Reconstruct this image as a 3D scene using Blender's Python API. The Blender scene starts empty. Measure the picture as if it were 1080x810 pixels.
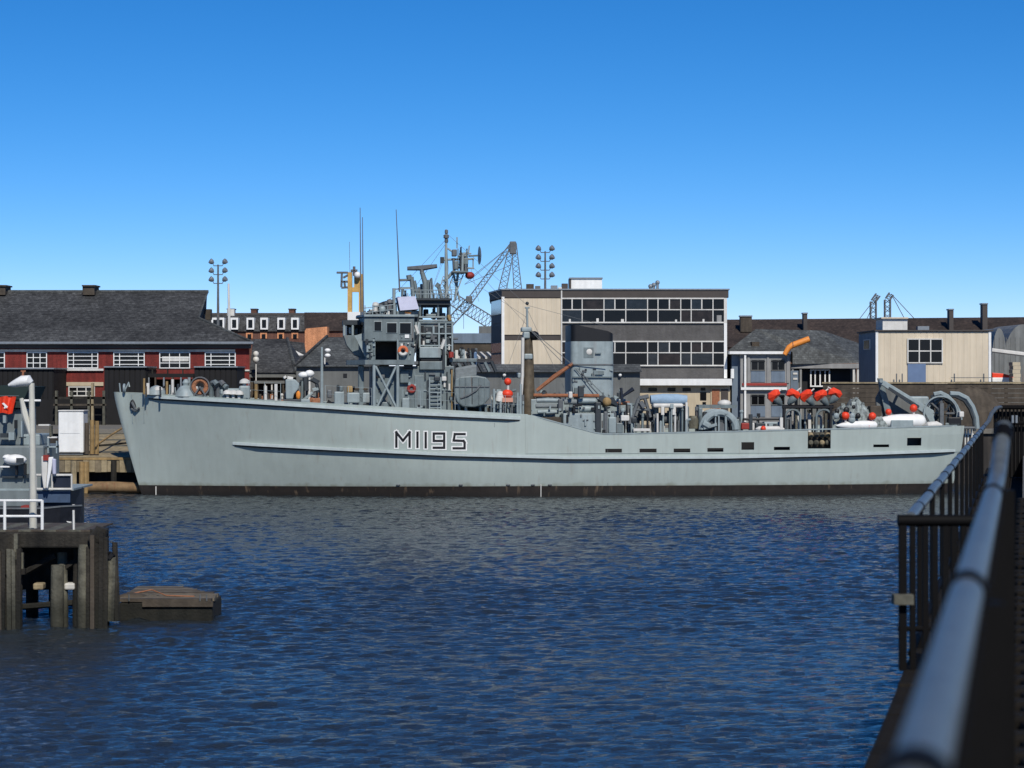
import bpy, bmesh, math, random
import numpy as np
from mathutils import Vector, Matrix
random.seed(7); rng = np.random.default_rng(11)
R = math.radians
scn = bpy.context.scene
C = scn.collection

# ------------------------------------------------------------------ camera, sky, sun, exposure
FPX, EYE, HZ = 2400.0, 6.4, 398.0          # focal length in photo pixels, eye height above water, horizon row
cam_d = bpy.data.cameras.new('camera'); cam = bpy.data.objects.new('camera', cam_d); C.objects.link(cam)
cam.location = (0, 0, EYE); cam.rotation_euler = (R(90), 0, 0)
cam_d.sensor_width = 36; cam_d.lens = FPX / 1080 * 36
cam_d.shift_y = -(405 - HZ) / 1080
cam_d.clip_start = 0.1; cam_d.clip_end = 6000
cam_d.dof.use_dof = True; cam_d.dof.focus_distance = 125; cam_d.dof.aperture_fstop = 4.0
scn.camera = cam
SUN_AZ, SUN_EL = 13, 42                     # degrees: right of straight behind the camera, above the horizon
sdir = Vector((math.sin(R(SUN_AZ)) * math.cos(R(SUN_EL)), -math.cos(R(SUN_AZ)) * math.cos(R(SUN_EL)), math.sin(R(SUN_EL))))
world = bpy.data.worlds.new('World'); scn.world = world; world.use_nodes = True
wn = world.node_tree.nodes; wl = world.node_tree.links; wn.clear()
sky = wn.new('ShaderNodeTexSky'); sky.sky_type = 'NISHITA'; sky.sun_disc = False
sky.sun_elevation = R(SUN_EL); sky.sun_rotation = R(180 - SUN_AZ)
sky.air_density = 0.7; sky.dust_density = 0.0; sky.ozone_density = 4.0; sky.altitude = 2500
hsv = wn.new('ShaderNodeHueSaturation'); hsv.inputs['Saturation'].default_value = 1.25
bg = wn.new('ShaderNodeBackground'); bg.inputs['Strength'].default_value = 0.079
wo = wn.new('ShaderNodeOutputWorld')
wl.new(sky.outputs[0], hsv.inputs['Color'])
sepc = wn.new('ShaderNodeSeparateColor'); comb = wn.new('ShaderNodeCombineColor'); wl.new(hsv.outputs[0], sepc.inputs[0])
for ch, ex, kk in (('Red', 1.36, .85), ('Green', 1.07, 1.16), ('Blue', 1.0, 1.42)):   # film response of the sky, the same in every direction
    pw = wn.new('ShaderNodeMath'); pw.operation = 'POWER'; pw.inputs[1].default_value = ex; wl.new(sepc.outputs[ch], pw.inputs[0])
    ml = wn.new('ShaderNodeMath'); ml.operation = 'MULTIPLY'; ml.inputs[1].default_value = kk; wl.new(pw.outputs[0], ml.inputs[0])
    wl.new(ml.outputs[0], comb.inputs[ch])
wl.new(comb.outputs[0], bg.inputs['Color']); wl.new(bg.outputs[0], wo.inputs['Surface'])
sl = bpy.data.lights.new('sun', 'SUN'); sl.energy = 4.0; sl.angle = R(0.5); sl.color = (1.0, 0.955, 0.88)
sun = bpy.data.objects.new('sun', sl); C.objects.link(sun); sun.location = (0, -20, 60)
sun.rotation_euler = sdir.to_track_quat('Z', 'Y').to_euler()
vs = scn.view_settings; vs.view_transform = 'Standard'; vs.look = 'None'; vs.exposure = 0.0; vs.gamma = 1.0
vs.use_curve_mapping = False

# ------------------------------------------------------------------ helpers
def W(px, py, Y):                            # the point at depth Y seen at photo pixel (px, py)
    return Vector(((px - 540) / FPX * Y, Y, EYE - (py - HZ) / FPX * Y))
def WX(px, Y): return (px - 540) / FPX * Y
def WZ(py, Y): return EYE - (py - HZ) / FPX * Y

def srgb(r, g, b):
    f = lambda c: (c / 255 / 12.92) if c / 255 <= .04045 else ((c / 255 + .055) / 1.055) ** 2.4
    return (f(r), f(g), f(b))

MATS = {}
def mat(name, col, rough=.6, var=.18, scale=1.5, streak=0.0, rust=0.0, bump=0.0, bscale=30, metal=0.0, spec=.4, stain=None):
    if name in MATS: return MATS[name]
    m = bpy.data.materials.new(name); m.use_nodes = True; MATS[name] = m
    nt = m.node_tree; N = nt.nodes; L = nt.links; N.clear()
    out = N.new('ShaderNodeOutputMaterial'); p = N.new('ShaderNodeBsdfPrincipled'); L.new(p.outputs[0], out.inputs[0])
    p.inputs['Roughness'].default_value = rough; p.inputs['Metallic'].default_value = metal
    p.inputs['Specular IOR Level'].default_value = spec
    geo = N.new('ShaderNodeNewGeometry')
    n1 = N.new('ShaderNodeTexNoise'); n1.inputs['Scale'].default_value = scale; n1.inputs['Detail'].default_value = 6
    n1.inputs['Roughness'].default_value = .65
    L.new(geo.outputs['Position'], n1.inputs['Vector'])
    r1 = N.new('ShaderNodeMapRange'); r1.inputs['From Min'].default_value = .3; r1.inputs['From Max'].default_value = .7
    r1.inputs['To Min'].default_value = 1 - var; r1.inputs['To Max'].default_value = 1 + var
    L.new(n1.outputs['Fac'], r1.inputs['Value'])
    cur = N.new('ShaderNodeVectorMath'); cur.operation = 'SCALE'; cur.inputs[0].default_value = col
    L.new(r1.outputs[0], cur.inputs['Scale'])
    csock = cur.outputs[0]
    if streak or rust:
        mp = N.new('ShaderNodeMapping'); mp.inputs['Scale'].default_value = (2.2, 2.2, .16)
        L.new(geo.outputs['Position'], mp.inputs['Vector'])
        n2 = N.new('ShaderNodeTexNoise'); n2.inputs['Scale'].default_value = 1.6; n2.inputs['Detail'].default_value = 5
        L.new(mp.outputs[0], n2.inputs['Vector'])
        if streak:
            r2 = N.new('ShaderNodeMapRange'); r2.inputs['From Min'].default_value = .35; r2.inputs['From Max'].default_value = .7
            r2.inputs['To Min'].default_value = 1 - streak; r2.inputs['To Max'].default_value = 1 + streak * .5
            L.new(n2.outputs['Fac'], r2.inputs['Value'])
            s = N.new('ShaderNodeVectorMath'); s.operation = 'SCALE'; L.new(csock, s.inputs[0]); L.new(r2.outputs[0], s.inputs['Scale'])
            csock = s.outputs[0]
        if rust:
            mp3 = N.new('ShaderNodeMapping'); mp3.inputs['Scale'].default_value = (3.1, 3.1, .35); mp3.inputs['Location'].default_value = (5, 3, 1)
            L.new(geo.outputs['Position'], mp3.inputs['Vector'])
            n3 = N.new('ShaderNodeTexNoise'); n3.inputs['Scale'].default_value = 1.3; n3.inputs['Detail'].default_value = 8
            L.new(mp3.outputs[0], n3.inputs['Vector'])
            r3 = N.new('ShaderNodeMapRange'); r3.inputs['From Min'].default_value = .60; r3.inputs['From Max'].default_value = .74
            r3.inputs['To Max'].default_value = rust
            L.new(n3.outputs['Fac'], r3.inputs['Value'])
            mx = N.new('ShaderNodeMix'); mx.data_type = 'RGBA'; mx.inputs['B'].default_value = (*(stain or srgb(110, 70, 45)), 1)
            L.new(r3.outputs[0], mx.inputs['Factor']); L.new(csock, mx.inputs['A']); csock = mx.outputs['Result']
    L.new(csock, p.inputs['Base Color'])
    if bump:
        nb = N.new('ShaderNodeTexNoise'); nb.inputs['Scale'].default_value = bscale; nb.inputs['Detail'].default_value = 4
        L.new(geo.outputs['Position'], nb.inputs['Vector'])
        bp = N.new('ShaderNodeBump'); bp.inputs['Strength'].default_value = bump; bp.inputs['Distance'].default_value = .05
        L.new(nb.outputs['Fac'], bp.inputs['Height']); L.new(bp.outputs[0], p.inputs['Normal'])
    return m

def brick_mat(name, c1, c2, mort):
    m = mat(name, c1, .85, .2, .8, streak=.25); nt = m.node_tree; N = nt.nodes; L = nt.links
    p = [n for n in N if n.type == 'BSDF_PRINCIPLED'][0]
    src = p.inputs['Base Color'].links[0].from_socket
    geo = [n for n in N if n.type == 'NEW_GEOMETRY'][0]
    sep = N.new('ShaderNodeSeparateXYZ'); L.new(geo.outputs['Position'], sep.inputs[0])
    add = N.new('ShaderNodeMath'); L.new(sep.outputs['X'], add.inputs[0]); L.new(sep.outputs['Y'], add.inputs[1])
    cb = N.new('ShaderNodeCombineXYZ'); L.new(add.outputs[0], cb.inputs['X']); L.new(sep.outputs['Z'], cb.inputs['Y'])
    b = N.new('ShaderNodeTexBrick'); b.inputs['Scale'].default_value = 4.4; b.inputs['Mortar Size'].default_value = .02
    b.inputs['Color1'].default_value = (1.15, 1.15, 1.15, 1); b.inputs['Color2'].default_value = (.75, .75, .75, 1)
    b.inputs['Mortar'].default_value = (1.5, 1.7, 1.8, 1)
    L.new(cb.outputs[0], b.inputs['Vector'])
    mu = N.new('ShaderNodeVectorMath'); mu.operation = 'MULTIPLY'; L.new(src, mu.inputs[0]); L.new(b.outputs['Color'], mu.inputs[1])
    L.new(mu.outputs[0], p.inputs['Base Color'])
    return m

# base colours
hullg = mat('hull_grey', srgb(161, 171, 165), .5, .06, .5, streak=.05, rust=.16)
supg = mat('superstructure_grey', srgb(108, 119, 120), .5, .18, 2.2, streak=.22, rust=.35)
lightg = mat('light_grey_paint', srgb(142, 154, 155), .5, .13, 2.5, streak=.15, rust=.25)
trimg = mat('lit_trim_grey', srgb(176, 186, 184), .45, .08, 1.5, streak=.08)  # lighter grey carries the lit top edge of moulding and strake
darkg = mat('dark_grey_paint', srgb(48, 54, 58), .55, .25, 3)
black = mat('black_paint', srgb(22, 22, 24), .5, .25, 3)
boot = mat('boot_topping', srgb(40, 34, 30), .7, .35, 2.5, streak=.2, rust=.8, stain=srgb(104, 88, 70))
deckm = mat('deck_paint', srgb(85, 95, 92), .8, .15, 2)
white = mat('white_paint', srgb(228, 228, 224), .5, .06, 3, streak=.07)
offw = mat('weathered_white', srgb(205, 203, 196), .6, .1, 2, streak=.12)
red = mat('red_paint', srgb(222, 64, 34), .5, .12, 5)
redd = mat('dark_red_paint', srgb(140, 48, 40), .6, .2, 5)
orange = mat('orange_tube', srgb(225, 140, 60), .5, .12, 3)
varn = mat('varnished_spar', srgb(150, 98, 68), .5, .25, 6, streak=.2)
rope = mat('rusty_rope', srgb(148, 100, 72), .9, .35, 9)
canvas = mat('grey_canvas', srgb(118, 124, 124), .9, .15, 4, bump=.5, bscale=9)
lilac = mat('pale_canvas', srgb(176, 178, 196), .9, .08, 3)
glassd = mat('dark_glass', srgb(17, 16, 17), .12, .4, .7, spec=.25)
glassm = mat('brown_glass', srgb(44, 38, 36), .15, .5, 1.6, spec=.25)
glassn = mat('grey_glass', srgb(30, 32, 36), .1, .6, 2.2, spec=.4)
glassb = mat('blue_glass', srgb(44, 52, 60), .1, .3, .7, spec=.6)
metalg = mat('galvanised_steel', srgb(130, 136, 140), .45, .15, 4, metal=.3)
dsteel = mat('weathered_steel', srgb(92, 96, 98), .55, .25, 4, rust=.4)
brownmast = mat('stained_mast', srgb(92, 82, 66), .7, .4, 3, streak=.4)
tar = mat('tarred_timber', srgb(46, 43, 37), .9, .5, 2.5, streak=.7, bump=.6, bscale=14)
timber = mat('weathered_timber', srgb(146, 132, 104), .85, .3, 2.5, streak=.2, bump=.5, bscale=14)
timberm = mat('mid_timber', srgb(122, 110, 88), .85, .3, 2.5, streak=.3)
timberd = mat('brown_timber', srgb(74, 66, 56), .85, .3, 2, streak=.25, bump=.4, bscale=12)
timbero = mat('ochre_timber', srgb(150, 124, 82), .8, .3, 4, streak=.3)
timberg = mat('grey_green_timber', srgb(92, 90, 78), .85, .45, 3, streak=.4, bump=.5, bscale=14)
slate = mat('slate_roof', srgb(70, 71, 71), .8, .36, 1.0, streak=.5, bump=.4, bscale=9)
slatel = mat('worn_slate', srgb(84, 87, 86), .8, .32, 1.2, streak=.35, bump=.4, bscale=9)
slateb = mat('brown_slate', srgb(62, 52, 46), .85, .3, .9, streak=.35, bump=.4, bscale=6)
redbrick = brick_mat('red_brick', srgb(108, 38, 32), 0, 0)
brownbrick = brick_mat('brown_brick', srgb(120, 86, 66), 0, 0)
obrick = brick_mat('orange_brick', srgb(196, 132, 92), 0, 0)
dbrick = brick_mat('dark_brick', srgb(96, 64, 52), 0, 0)
def tiles(m, sc, lo, hi, mort):
    nt = m.node_tree; N = nt.nodes; L = nt.links; p = [n for n in N if n.type == 'BSDF_PRINCIPLED'][0]
    src = p.inputs['Base Color'].links[0].from_socket; geo = [n for n in N if n.type == 'NEW_GEOMETRY'][0]
    b = N.new('ShaderNodeTexBrick'); b.inputs['Scale'].default_value = sc; b.inputs['Mortar Size'].default_value = .03; b.inputs['Bias'].default_value = 0
    b.inputs['Color1'].default_value = (hi, hi, hi, 1); b.inputs['Color2'].default_value = (lo, lo, lo, 1); b.inputs['Mortar'].default_value = (mort, mort, mort, 1)
    sep = N.new('ShaderNodeSeparateXYZ'); cb = N.new('ShaderNodeCombineXYZ'); L.new(geo.outputs['Position'], sep.inputs[0]); L.new(sep.outputs['X'], cb.inputs['X']); L.new(sep.outputs['Z'], cb.inputs['Y'])
    L.new(cb.outputs[0], b.inputs['Vector']); big = N.new('ShaderNodeTexNoise'); big.inputs['Scale'].default_value = .22; big.inputs['Detail'].default_value = 3; L.new(geo.outputs['Position'], big.inputs['Vector'])
    mr = N.new('ShaderNodeMapRange'); mr.inputs['From Min'].default_value = .35; mr.inputs['From Max'].default_value = .65; mr.inputs['To Min'].default_value = .75; mr.inputs['To Max'].default_value = 1.2; L.new(big.outputs['Fac'], mr.inputs['Value'])
    mu = N.new('ShaderNodeVectorMath'); mu.operation = 'MULTIPLY'; L.new(src, mu.inputs[0]); L.new(b.outputs['Color'], mu.inputs[1])
    m2 = N.new('ShaderNodeVectorMath'); m2.operation = 'SCALE'; L.new(mu.outputs[0], m2.inputs[0]); L.new(mr.outputs[0], m2.inputs['Scale']); L.new(m2.outputs[0], p.inputs['Base Color'])
for m_ in (slate, slatel, slateb): tiles(m_, 1.7, .72, 1.25, .6)
def scum(m, z0, z1, colr):                      # weed and scum line just above the water, ragged along its top
    nt = m.node_tree; N = nt.nodes; L = nt.links; p = [n for n in N if n.type == 'BSDF_PRINCIPLED'][0]
    src = p.inputs['Base Color'].links[0].from_socket; geo = [n for n in N if n.type == 'NEW_GEOMETRY'][0]
    sep = N.new('ShaderNodeSeparateXYZ'); L.new(geo.outputs['Position'], sep.inputs[0])
    no = N.new('ShaderNodeTexNoise'); no.inputs['Scale'].default_value = 2.5; no.inputs['Detail'].default_value = 6; L.new(geo.outputs['Position'], no.inputs['Vector'])
    ad = N.new('ShaderNodeMath'); ad.operation = 'MULTIPLY_ADD'; ad.inputs[1].default_value = -.55; L.new(no.outputs['Fac'], ad.inputs[0]); L.new(sep.outputs['Z'], ad.inputs[2])
    mr = N.new('ShaderNodeMapRange'); mr.inputs['From Min'].default_value = z1; mr.inputs['From Max'].default_value = z0; mr.inputs['To Max'].default_value = .7; L.new(ad.outputs[0], mr.inputs['Value'])
    mx = N.new('ShaderNodeMix'); mx.data_type = 'RGBA'; mx.inputs['B'].default_value = (*colr, 1); L.new(mr.outputs[0], mx.inputs['Factor']); L.new(src, mx.inputs['A']); L.new(mx.outputs['Result'], p.inputs['Base Color'])
scum(hullg, .15, .45, srgb(112, 112, 92)); scum(boot, -.25, .0, srgb(16, 15, 13)); scum(tar, .1, .7, srgb(20, 22, 16)); scum(timberg, .1, .7, srgb(28, 30, 20))
cream = mat('cream_cladding', srgb(206, 192, 168), .7, .06, .6, streak=.1)
beige = mat('beige_render', srgb(186, 172, 146), .8, .08, 1, streak=.12)
spand = mat('dark_spandrel', srgb(84, 82, 80), .7, .25, 1.3, streak=.12, bump=.4, bscale=6)
dband = mat('eave_shade_and_dark_frame', srgb(70, 64, 60), .7, .15, 1)
greyr = mat('grey_render', srgb(104, 106, 104), .85, .12, .8, streak=.15)
greyt = mat('grey_boarding', srgb(140, 140, 138), .75, .12, 1.2, streak=.15)
blueg = mat('blue_grey_door', srgb(96, 116, 146), .6, .1, 1.5)
bsheet = mat('blue_grey_sheet', srgb(104, 118, 132), .6, .15, 1, streak=.15)
bshed = mat('black_sheet', srgb(20, 19, 20), .8, .25, 1.2, streak=.2)
corr = mat('corrugated_grey', srgb(112, 114, 112), .6, .2, .8, streak=.25, rust=.3)
yellow = mat('faded_yellow', srgb(190, 152, 84), .6, .2, 2, streak=.25, rust=.4)
concrete = mat('quay_concrete', srgb(110, 106, 98), .9, .2, .7, bump=.4, bscale=8)
granite = mat('granite', srgb(92, 90, 86), .85, .25, 3, bump=.5, bscale=20)
dstone = mat('dark_wet_stone', srgb(30, 27, 23), .95, .35, 3, bump=.5, bscale=20, spec=.1)
wetwall = mat('wet_quay_wall', srgb(52, 47, 42), .7, .35, 1.2, streak=.5)
fence = mat('black_iron', srgb(11, 10, 10), .7, .2, 8, spec=.12)
railp = mat('worn_rail_paint', srgb(84, 90, 92), .38, .3, 9, spec=.7, bump=.2, bscale=40)
dgreen = mat('dark_green_awning', srgb(30, 46, 44), .85, .15, 2)
vesselg = mat('vessel_grey', srgb(112, 120, 120), .5, .12, 1.5, streak=.15, rust=.15)
navyb = mat('navy_hull', srgb(30, 36, 50), .45, .25, 2, streak=.2)

class MB:
    def __init__(s): s.v = []; s.f = []
    def face(s, pts):
        b = len(s.v); s.v += [Vector(p) for p in pts]; s.f.append(tuple(range(b, b + len(pts)))); return s
    def box(s, x0, x1, y0, y1, z0, z1):
        b = len(s.v)
        s.v += [Vector((x, y, z)) for z in (z0, z1) for y in (y0, y1) for x in (x0, x1)]
        for q in ((0, 2, 3, 1), (4, 5, 7, 6), (0, 1, 5, 4), (2, 6, 7, 3), (0, 4, 6, 2), (1, 3, 7, 5)): s.f.append(tuple(b + i for i in q))
        return s
    def prism(s, poly, y0, y1):              # poly of (x, z), extruded along y
        n = len(poly); b = len(s.v)
        s.v += [Vector((x, y0, z)) for x, z in poly] + [Vector((x, y1, z)) for x, z in poly]
        s.f.append(tuple(b + i for i in range(n))); s.f.append(tuple(b + n + i for i in reversed(range(n))))
        for i in range(n):
            j = (i + 1) % n; s.f.append((b + i, b + n + i, b + n + j, b + j))
        return s
    def slab(s, poly, z0, z1):               # poly of (x, y), extruded along z
        n = len(poly); b = len(s.v)
        s.v += [Vector((x, y, z0)) for x, y in poly] + [Vector((x, y, z1)) for x, y in poly]
        s.f.append(tuple(b + i for i in reversed(range(n)))); s.f.append(tuple(b + n + i for i in range(n)))
        for i in range(n):
            j = (i + 1) % n; s.f.append((b + i, b + j, b + n + j, b + n + i))
        return s
    def tube(s, pts, r, seg=8, cap=True, flat=1.0):
        pts = [Vector(p) for p in pts]; n = len(pts)
        rr = r if isinstance(r, (list, tuple)) else [r] * n
        b = len(s.v); up = None
        for i in range(n):
            d = (pts[min(i + 1, n - 1)] - pts[max(i - 1, 0)])
            d = d.normalized() if d.length > 1e-9 else Vector((0, 0, 1))
            if up is None: up = Vector((0, 0, 1)) if abs(d.z) < .9 else Vector((1, 0, 0))
            u = d.cross(up);  u = u.normalized() if u.length > 1e-6 else Vector((0, 1, 0)); w = u.cross(d).normalized(); up = w
            for k in range(seg):
                a = 2 * math.pi * (k + .5) / seg
                s.v.append(pts[i] + (u * math.cos(a) + w * math.sin(a) * flat) * rr[i])
        for i in range(n - 1):
            for k in range(seg):
                k2 = (k + 1) % seg
                s.f.append((b + i * seg + k, b + i * seg + k2, b + (i + 1) * seg + k2, b + (i + 1) * seg + k))
        if cap:
            s.f.append(tuple(b + k for k in reversed(range(seg)))); s.f.append(tuple(b + (n - 1) * seg + k for k in range(seg)))
        return s
    def lathe(s, prof, o, axis=(0, 0, 1), seg=12):   # prof of (radius, distance along axis)
        o = Vector(o); a = Vector(axis).normalized()
        return s.tube([o + a * t for _, t in prof], [max(q, .002) for q, _ in prof], seg)
    def ball(s, c, r, seg=12, rings=8, sc=(1, 1, 1)):
        b = len(s.v); c = Vector(c)
        for i in range(rings + 1):
            th = math.pi * i / rings; rr = max(math.sin(th), .01)
            for k in range(seg):
                a = 2 * math.pi * k / seg
                s.v.append(c + Vector((r * rr * math.cos(a) * sc[0], r * rr * math.sin(a) * sc[1], r * math.cos(th) * sc[2])))
        for i in range(rings):
            for k in range(seg):
                k2 = (k + 1) % seg
                s.f.append((b + i * seg + k, b + (i + 1) * seg + k, b + (i + 1) * seg + k2, b + i * seg + k2))
        return s
    def torus(s, c, R_, r, axis='y', seg=20, n=8, a0=0, a1=360):
        c = Vector(c); pts = []
        full = (a1 - a0) >= 360
        for i in range(seg + 1):
            a = R(a0 + (a1 - a0) * i / seg)
            q = Vector((math.cos(a) * R_, 0, math.sin(a) * R_)) if axis == 'y' else Vector((0, math.cos(a) * R_, math.sin(a) * R_)) if axis == 'x' else Vector((math.cos(a) * R_, math.sin(a) * R_, 0))
            pts.append(c + q)
        return s.tube(pts, r, n, not full)
    def lattice(s, p0, p1, w, n, r, taper=1.0):
        p0 = Vector(p0); p1 = Vector(p1); d = (p1 - p0).normalized()
        u = d.cross(Vector((0, 1, 0))).normalized(); q = u.cross(d).normalized()
        ring = []
        for i in range(n + 1):
            t = i / n; ww = w * (1 + (taper - 1) * t) / 2; c = p0.lerp(p1, t)
            ring.append([c + u * a * ww + q * b_ * ww for a, b_ in ((1, 1), (1, -1), (-1, -1), (-1, 1))])
        for k in range(4): s.tube([ring[0][k], ring[-1][k]], r, 4)
        for i in range(n):
            for k in range(4):
                k2 = (k + 1) % 4
                a, b_ = (ring[i][k], ring[i + 1][k2]) if (i + k) % 2 else (ring[i][k2], ring[i + 1][k])
                s.tube([a, b_], r * .6, 4)
        return s
    def xf(s, M): s.v = [M @ p for p in s.v]; return s

ORG = {}
def build(mb, name, m, parent=None, local=False, smooth=False, bevel=0, kind=None, solid=0):
    """One mesh object. World coordinates unless local; the origin is the thing's base."""
    if local: o3 = Vector((0, 0, 0))
    elif parent is not None: o3 = ORG[parent.name]
    else:
        xs = [p.x for p in mb.v]; ys = [p.y for p in mb.v]; zs = [p.z for p in mb.v]
        o3 = Vector(((min(xs) + max(xs)) / 2, (min(ys) + max(ys)) / 2, min(zs)))
    me = bpy.data.meshes.new(name); me.from_pydata([tuple(p - o3) for p in mb.v], [], mb.f); me.update()
    bm = bmesh.new(); bm.from_mesh(me); bmesh.ops.recalc_face_normals(bm, faces=bm.faces); bm.to_mesh(me); bm.free()
    me.materials.append(m)
    if smooth:
        me.polygons.foreach_set('use_smooth', [True] * len(me.polygons))
        try: me.set_sharp_from_angle(angle=R(40))
        except Exception: pass
    o = bpy.data.objects.new(name, me); C.objects.link(o)
    if parent is not None: o.parent = parent
    elif not local: o.location = o3
    ORG[o.name] = o3
    if solid:
        sm = o.modifiers.new('thickness', 'SOLIDIFY'); sm.thickness = solid; sm.offset = 0
    if bevel:
        b = o.modifiers.new('bevel', 'BEVEL'); b.width = bevel; b.segments = 2; b.limit_method = 'ANGLE'
    if kind: o['kind'] = kind
    return o
def tag(o, label, cat, group=None):
    o['label'] = label; o['category'] = cat
    if group: o['group'] = group
    return o
def thing(name, label, cat, loc, group=None):
    e = bpy.data.objects.new(name, None); C.objects.link(e); e.location = loc; e.empty_display_size = .5
    ORG[e.name] = Vector(loc); return tag(e, label, cat, group)
def struct(mb, name, m, **k): return build(mb, name, m, kind='structure', **k)

def prect(mb, px0, py0, px1, py1, Y, d):     # box whose front at depth Y fills a pixel rectangle
    a = W(px0, py0, Y); b = W(px1, py1, Y); mb.box(a.x, b.x, Y, Y + d, b.z, a.z); return mb
def part(parent, name, m, px0, py0, px1, py1, Y, d, **k):
    return build(prect(MB(), px0, py0, px1, py1, Y, d), name, m, parent, **k)
def ribbed(mb, x0, x1, z0, z1, Y, pitch, dep):  # vertical ribbed sheet facing the camera
    n = max(2, int(abs(x1 - x0) / pitch)); st = (x1 - x0) / n; pts = []
    for i in range(n):
        xa = x0 + i * st
        pts += [(xa, Y), (xa + st * .8, Y), (xa + st * .85, Y + dep), (xa + st * .95, Y + dep)]
    pts.append((x1, Y))
    for i in range(len(pts) - 1):
        a, b = pts[i], pts[i + 1]
        mb.face([(a[0], a[1], z0), (b[0], b[1], z0), (b[0], b[1], z1), (a[0], a[1], z1)])
    return mb
def window(parent, px0, py0, px1, py1, Y, nx, ny, fm, gm=None, fw=1.2, bw=.8, name='window', vx=None):
    """frame with glazing bars, child pane; all a little proud of the wall at depth Y"""
    f = MB()
    prect(f, px0, py0, px1, py0 + fw, Y - .10, .10); prect(f, px0, py1 - fw, px1, py1, Y - .10, .10)
    prect(f, px0, py0 + fw, px0 + fw, py1 - fw, Y - .10, .10); prect(f, px1 - fw, py0 + fw, px1, py1 - fw, Y - .10, .10)
    for i in (vx or [i / nx for i in range(1, nx)]):
        x = px0 + (px1 - px0) * i; prect(f, x - bw / 2, py0 + fw, x + bw / 2, py1 - fw, Y - .085, .08)
    for j in range(1, ny):
        y = py0 + (py1 - py0) * j / ny; prect(f, px0 + fw, y - bw / 2, px1 - fw, y + bw / 2, Y - .075, .07)
    o = build(f, name, fm, parent)
    build(prect(MB(), px0 + fw * .6, py0 + fw * .6, px1 - fw * .6, py1 - fw * .6, Y - .035, .034), 'pane', gm or glassd, o)
    return o

# ------------------------------------------------------------------ water
def water_mat():
    m = bpy.data.materials.new('harbour_water'); m.use_nodes = True; N = m.node_tree.nodes; L = m.node_tree.links
    p = N['Principled BSDF']; p.inputs['Base Color'].default_value = (.022, .029, .034, 1)
    p.inputs['Roughness'].default_value = .04; p.inputs['IOR'].default_value = 1.45
    p.inputs['Subsurface Weight'].default_value = 1.0; p.inputs['Subsurface Radius'].default_value = (1, 1, 1); p.inputs['Subsurface Scale'].default_value = 1.6; p.subsurface_method = 'BURLEY'
    geo = N.new('ShaderNodeNewGeometry')
    mp = N.new('ShaderNodeMapping'); mp.inputs['Scale'].default_value = (1.0, 2.2, 1); L.new(geo.outputs['Position'], mp.inputs['Vector'])
    n1 = N.new('ShaderNodeTexNoise'); n1.inputs['Scale'].default_value = 6.0; n1.inputs['Detail'].default_value = 5; n1.inputs['Roughness'].default_value = .62
    n1.inputs['Distortion'].default_value = .6
    L.new(mp.outputs[0], n1.inputs['Vector'])
    b = N.new('ShaderNodeBump'); b.inputs['Strength'].default_value = .95; b.inputs['Distance'].default_value = .055
    L.new(n1.outputs['Fac'], b.inputs['Height']); L.new(b.outputs[0], p.inputs['Normal'])
    return m
wmat = water_mat()
def make_water():
    x = np.arange(-40, 40.01, .15); y = np.concatenate([np.arange(18, 70, .07), np.arange(70, 137.2, .12)])
    X, Y = np.meshgrid(x, y); Z = np.zeros_like(X)
    for i in range(140):
        lam = .22 * (2.2 / .22) ** (rng.random() ** 2.0)
        th = rng.normal(R(88), R(26 if lam < .7 else 36)); k = 2 * math.pi / lam
        amp = .0052 * lam * (.5 + rng.random()) * (1 if lam < .7 else (.7 / lam) ** .7)
        ph = rng.random() * 6.28
        w = np.sin(k * (X * math.cos(th) + Y * math.sin(th)) + ph)
        Z += amp * (w + .3 * (w * w - .5))
    patch = .75 + .35 * np.sin(X * .11 + 1.3 * np.sin(Y * .05)) * np.sin(Y * .09 + .8 * np.sin(X * .07))
    Z = Z * patch * np.clip((137 - Y) / 2, 0, 1) - .02
    ny, nx = X.shape
    co = np.stack([X, Y, Z], -1).reshape(-1, 3).astype(np.float32)
    idx = np.arange(nx * ny).reshape(ny, nx)
    q = np.stack([idx[:-1, :-1], idx[:-1, 1:], idx[1:, 1:], idx[1:, :-1]], -1).reshape(-1, 4).astype(np.int32)
    nf = len(q); base = len(co)
    ring = [(-900, -300), (900, -300), (900, 137), (-900, 137)]
    me = bpy.data.meshes.new('water'); me.vertices.add(len(co)); me.vertices.foreach_set('co', co.ravel())
    me.loops.add(nf * 4); me.loops.foreach_set('vertex_index', q.ravel())
    me.polygons.add(nf); me.polygons.foreach_set('loop_start', np.arange(0, nf * 4, 4, dtype=np.int32))
    me.polygons.foreach_set('use_smooth', np.ones(nf, dtype=bool)); me.update(); me.validate()
    me.materials.append(wmat)
    o = bpy.data.objects.new('water', me); C.objects.link(o); o['kind'] = 'structure'
    out = MB()
    for a in ((-900, -40, -300, 137), (40, 900, -300, 137), (-40, 40, -300, 18)):
        out.face([(a[0], a[2], -.03), (a[1], a[2], -.03), (a[1], a[3], -.03), (a[0], a[3], -.03)])
    struct(out, 'outer_water', wmat)
make_water()

# ------------------------------------------------------------------ far quay
LAND = 3.0
struct(MB().face([(-2500, 137.5, LAND), (2500, 137.5, LAND), (2500, 5000, LAND), (-2500, 5000, LAND)]), 'quay_ground', concrete)
qw = MB()
qw.box(-300, 300, 137, 137.6, -2, LAND + .02)
struct(qw, 'quay_wall', wetwall)
qc = MB(); qc.box(-300, 300, 136.8, 137.9, LAND + .02, LAND + .3); struct(qc, 'quay_coping', concrete)

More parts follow.
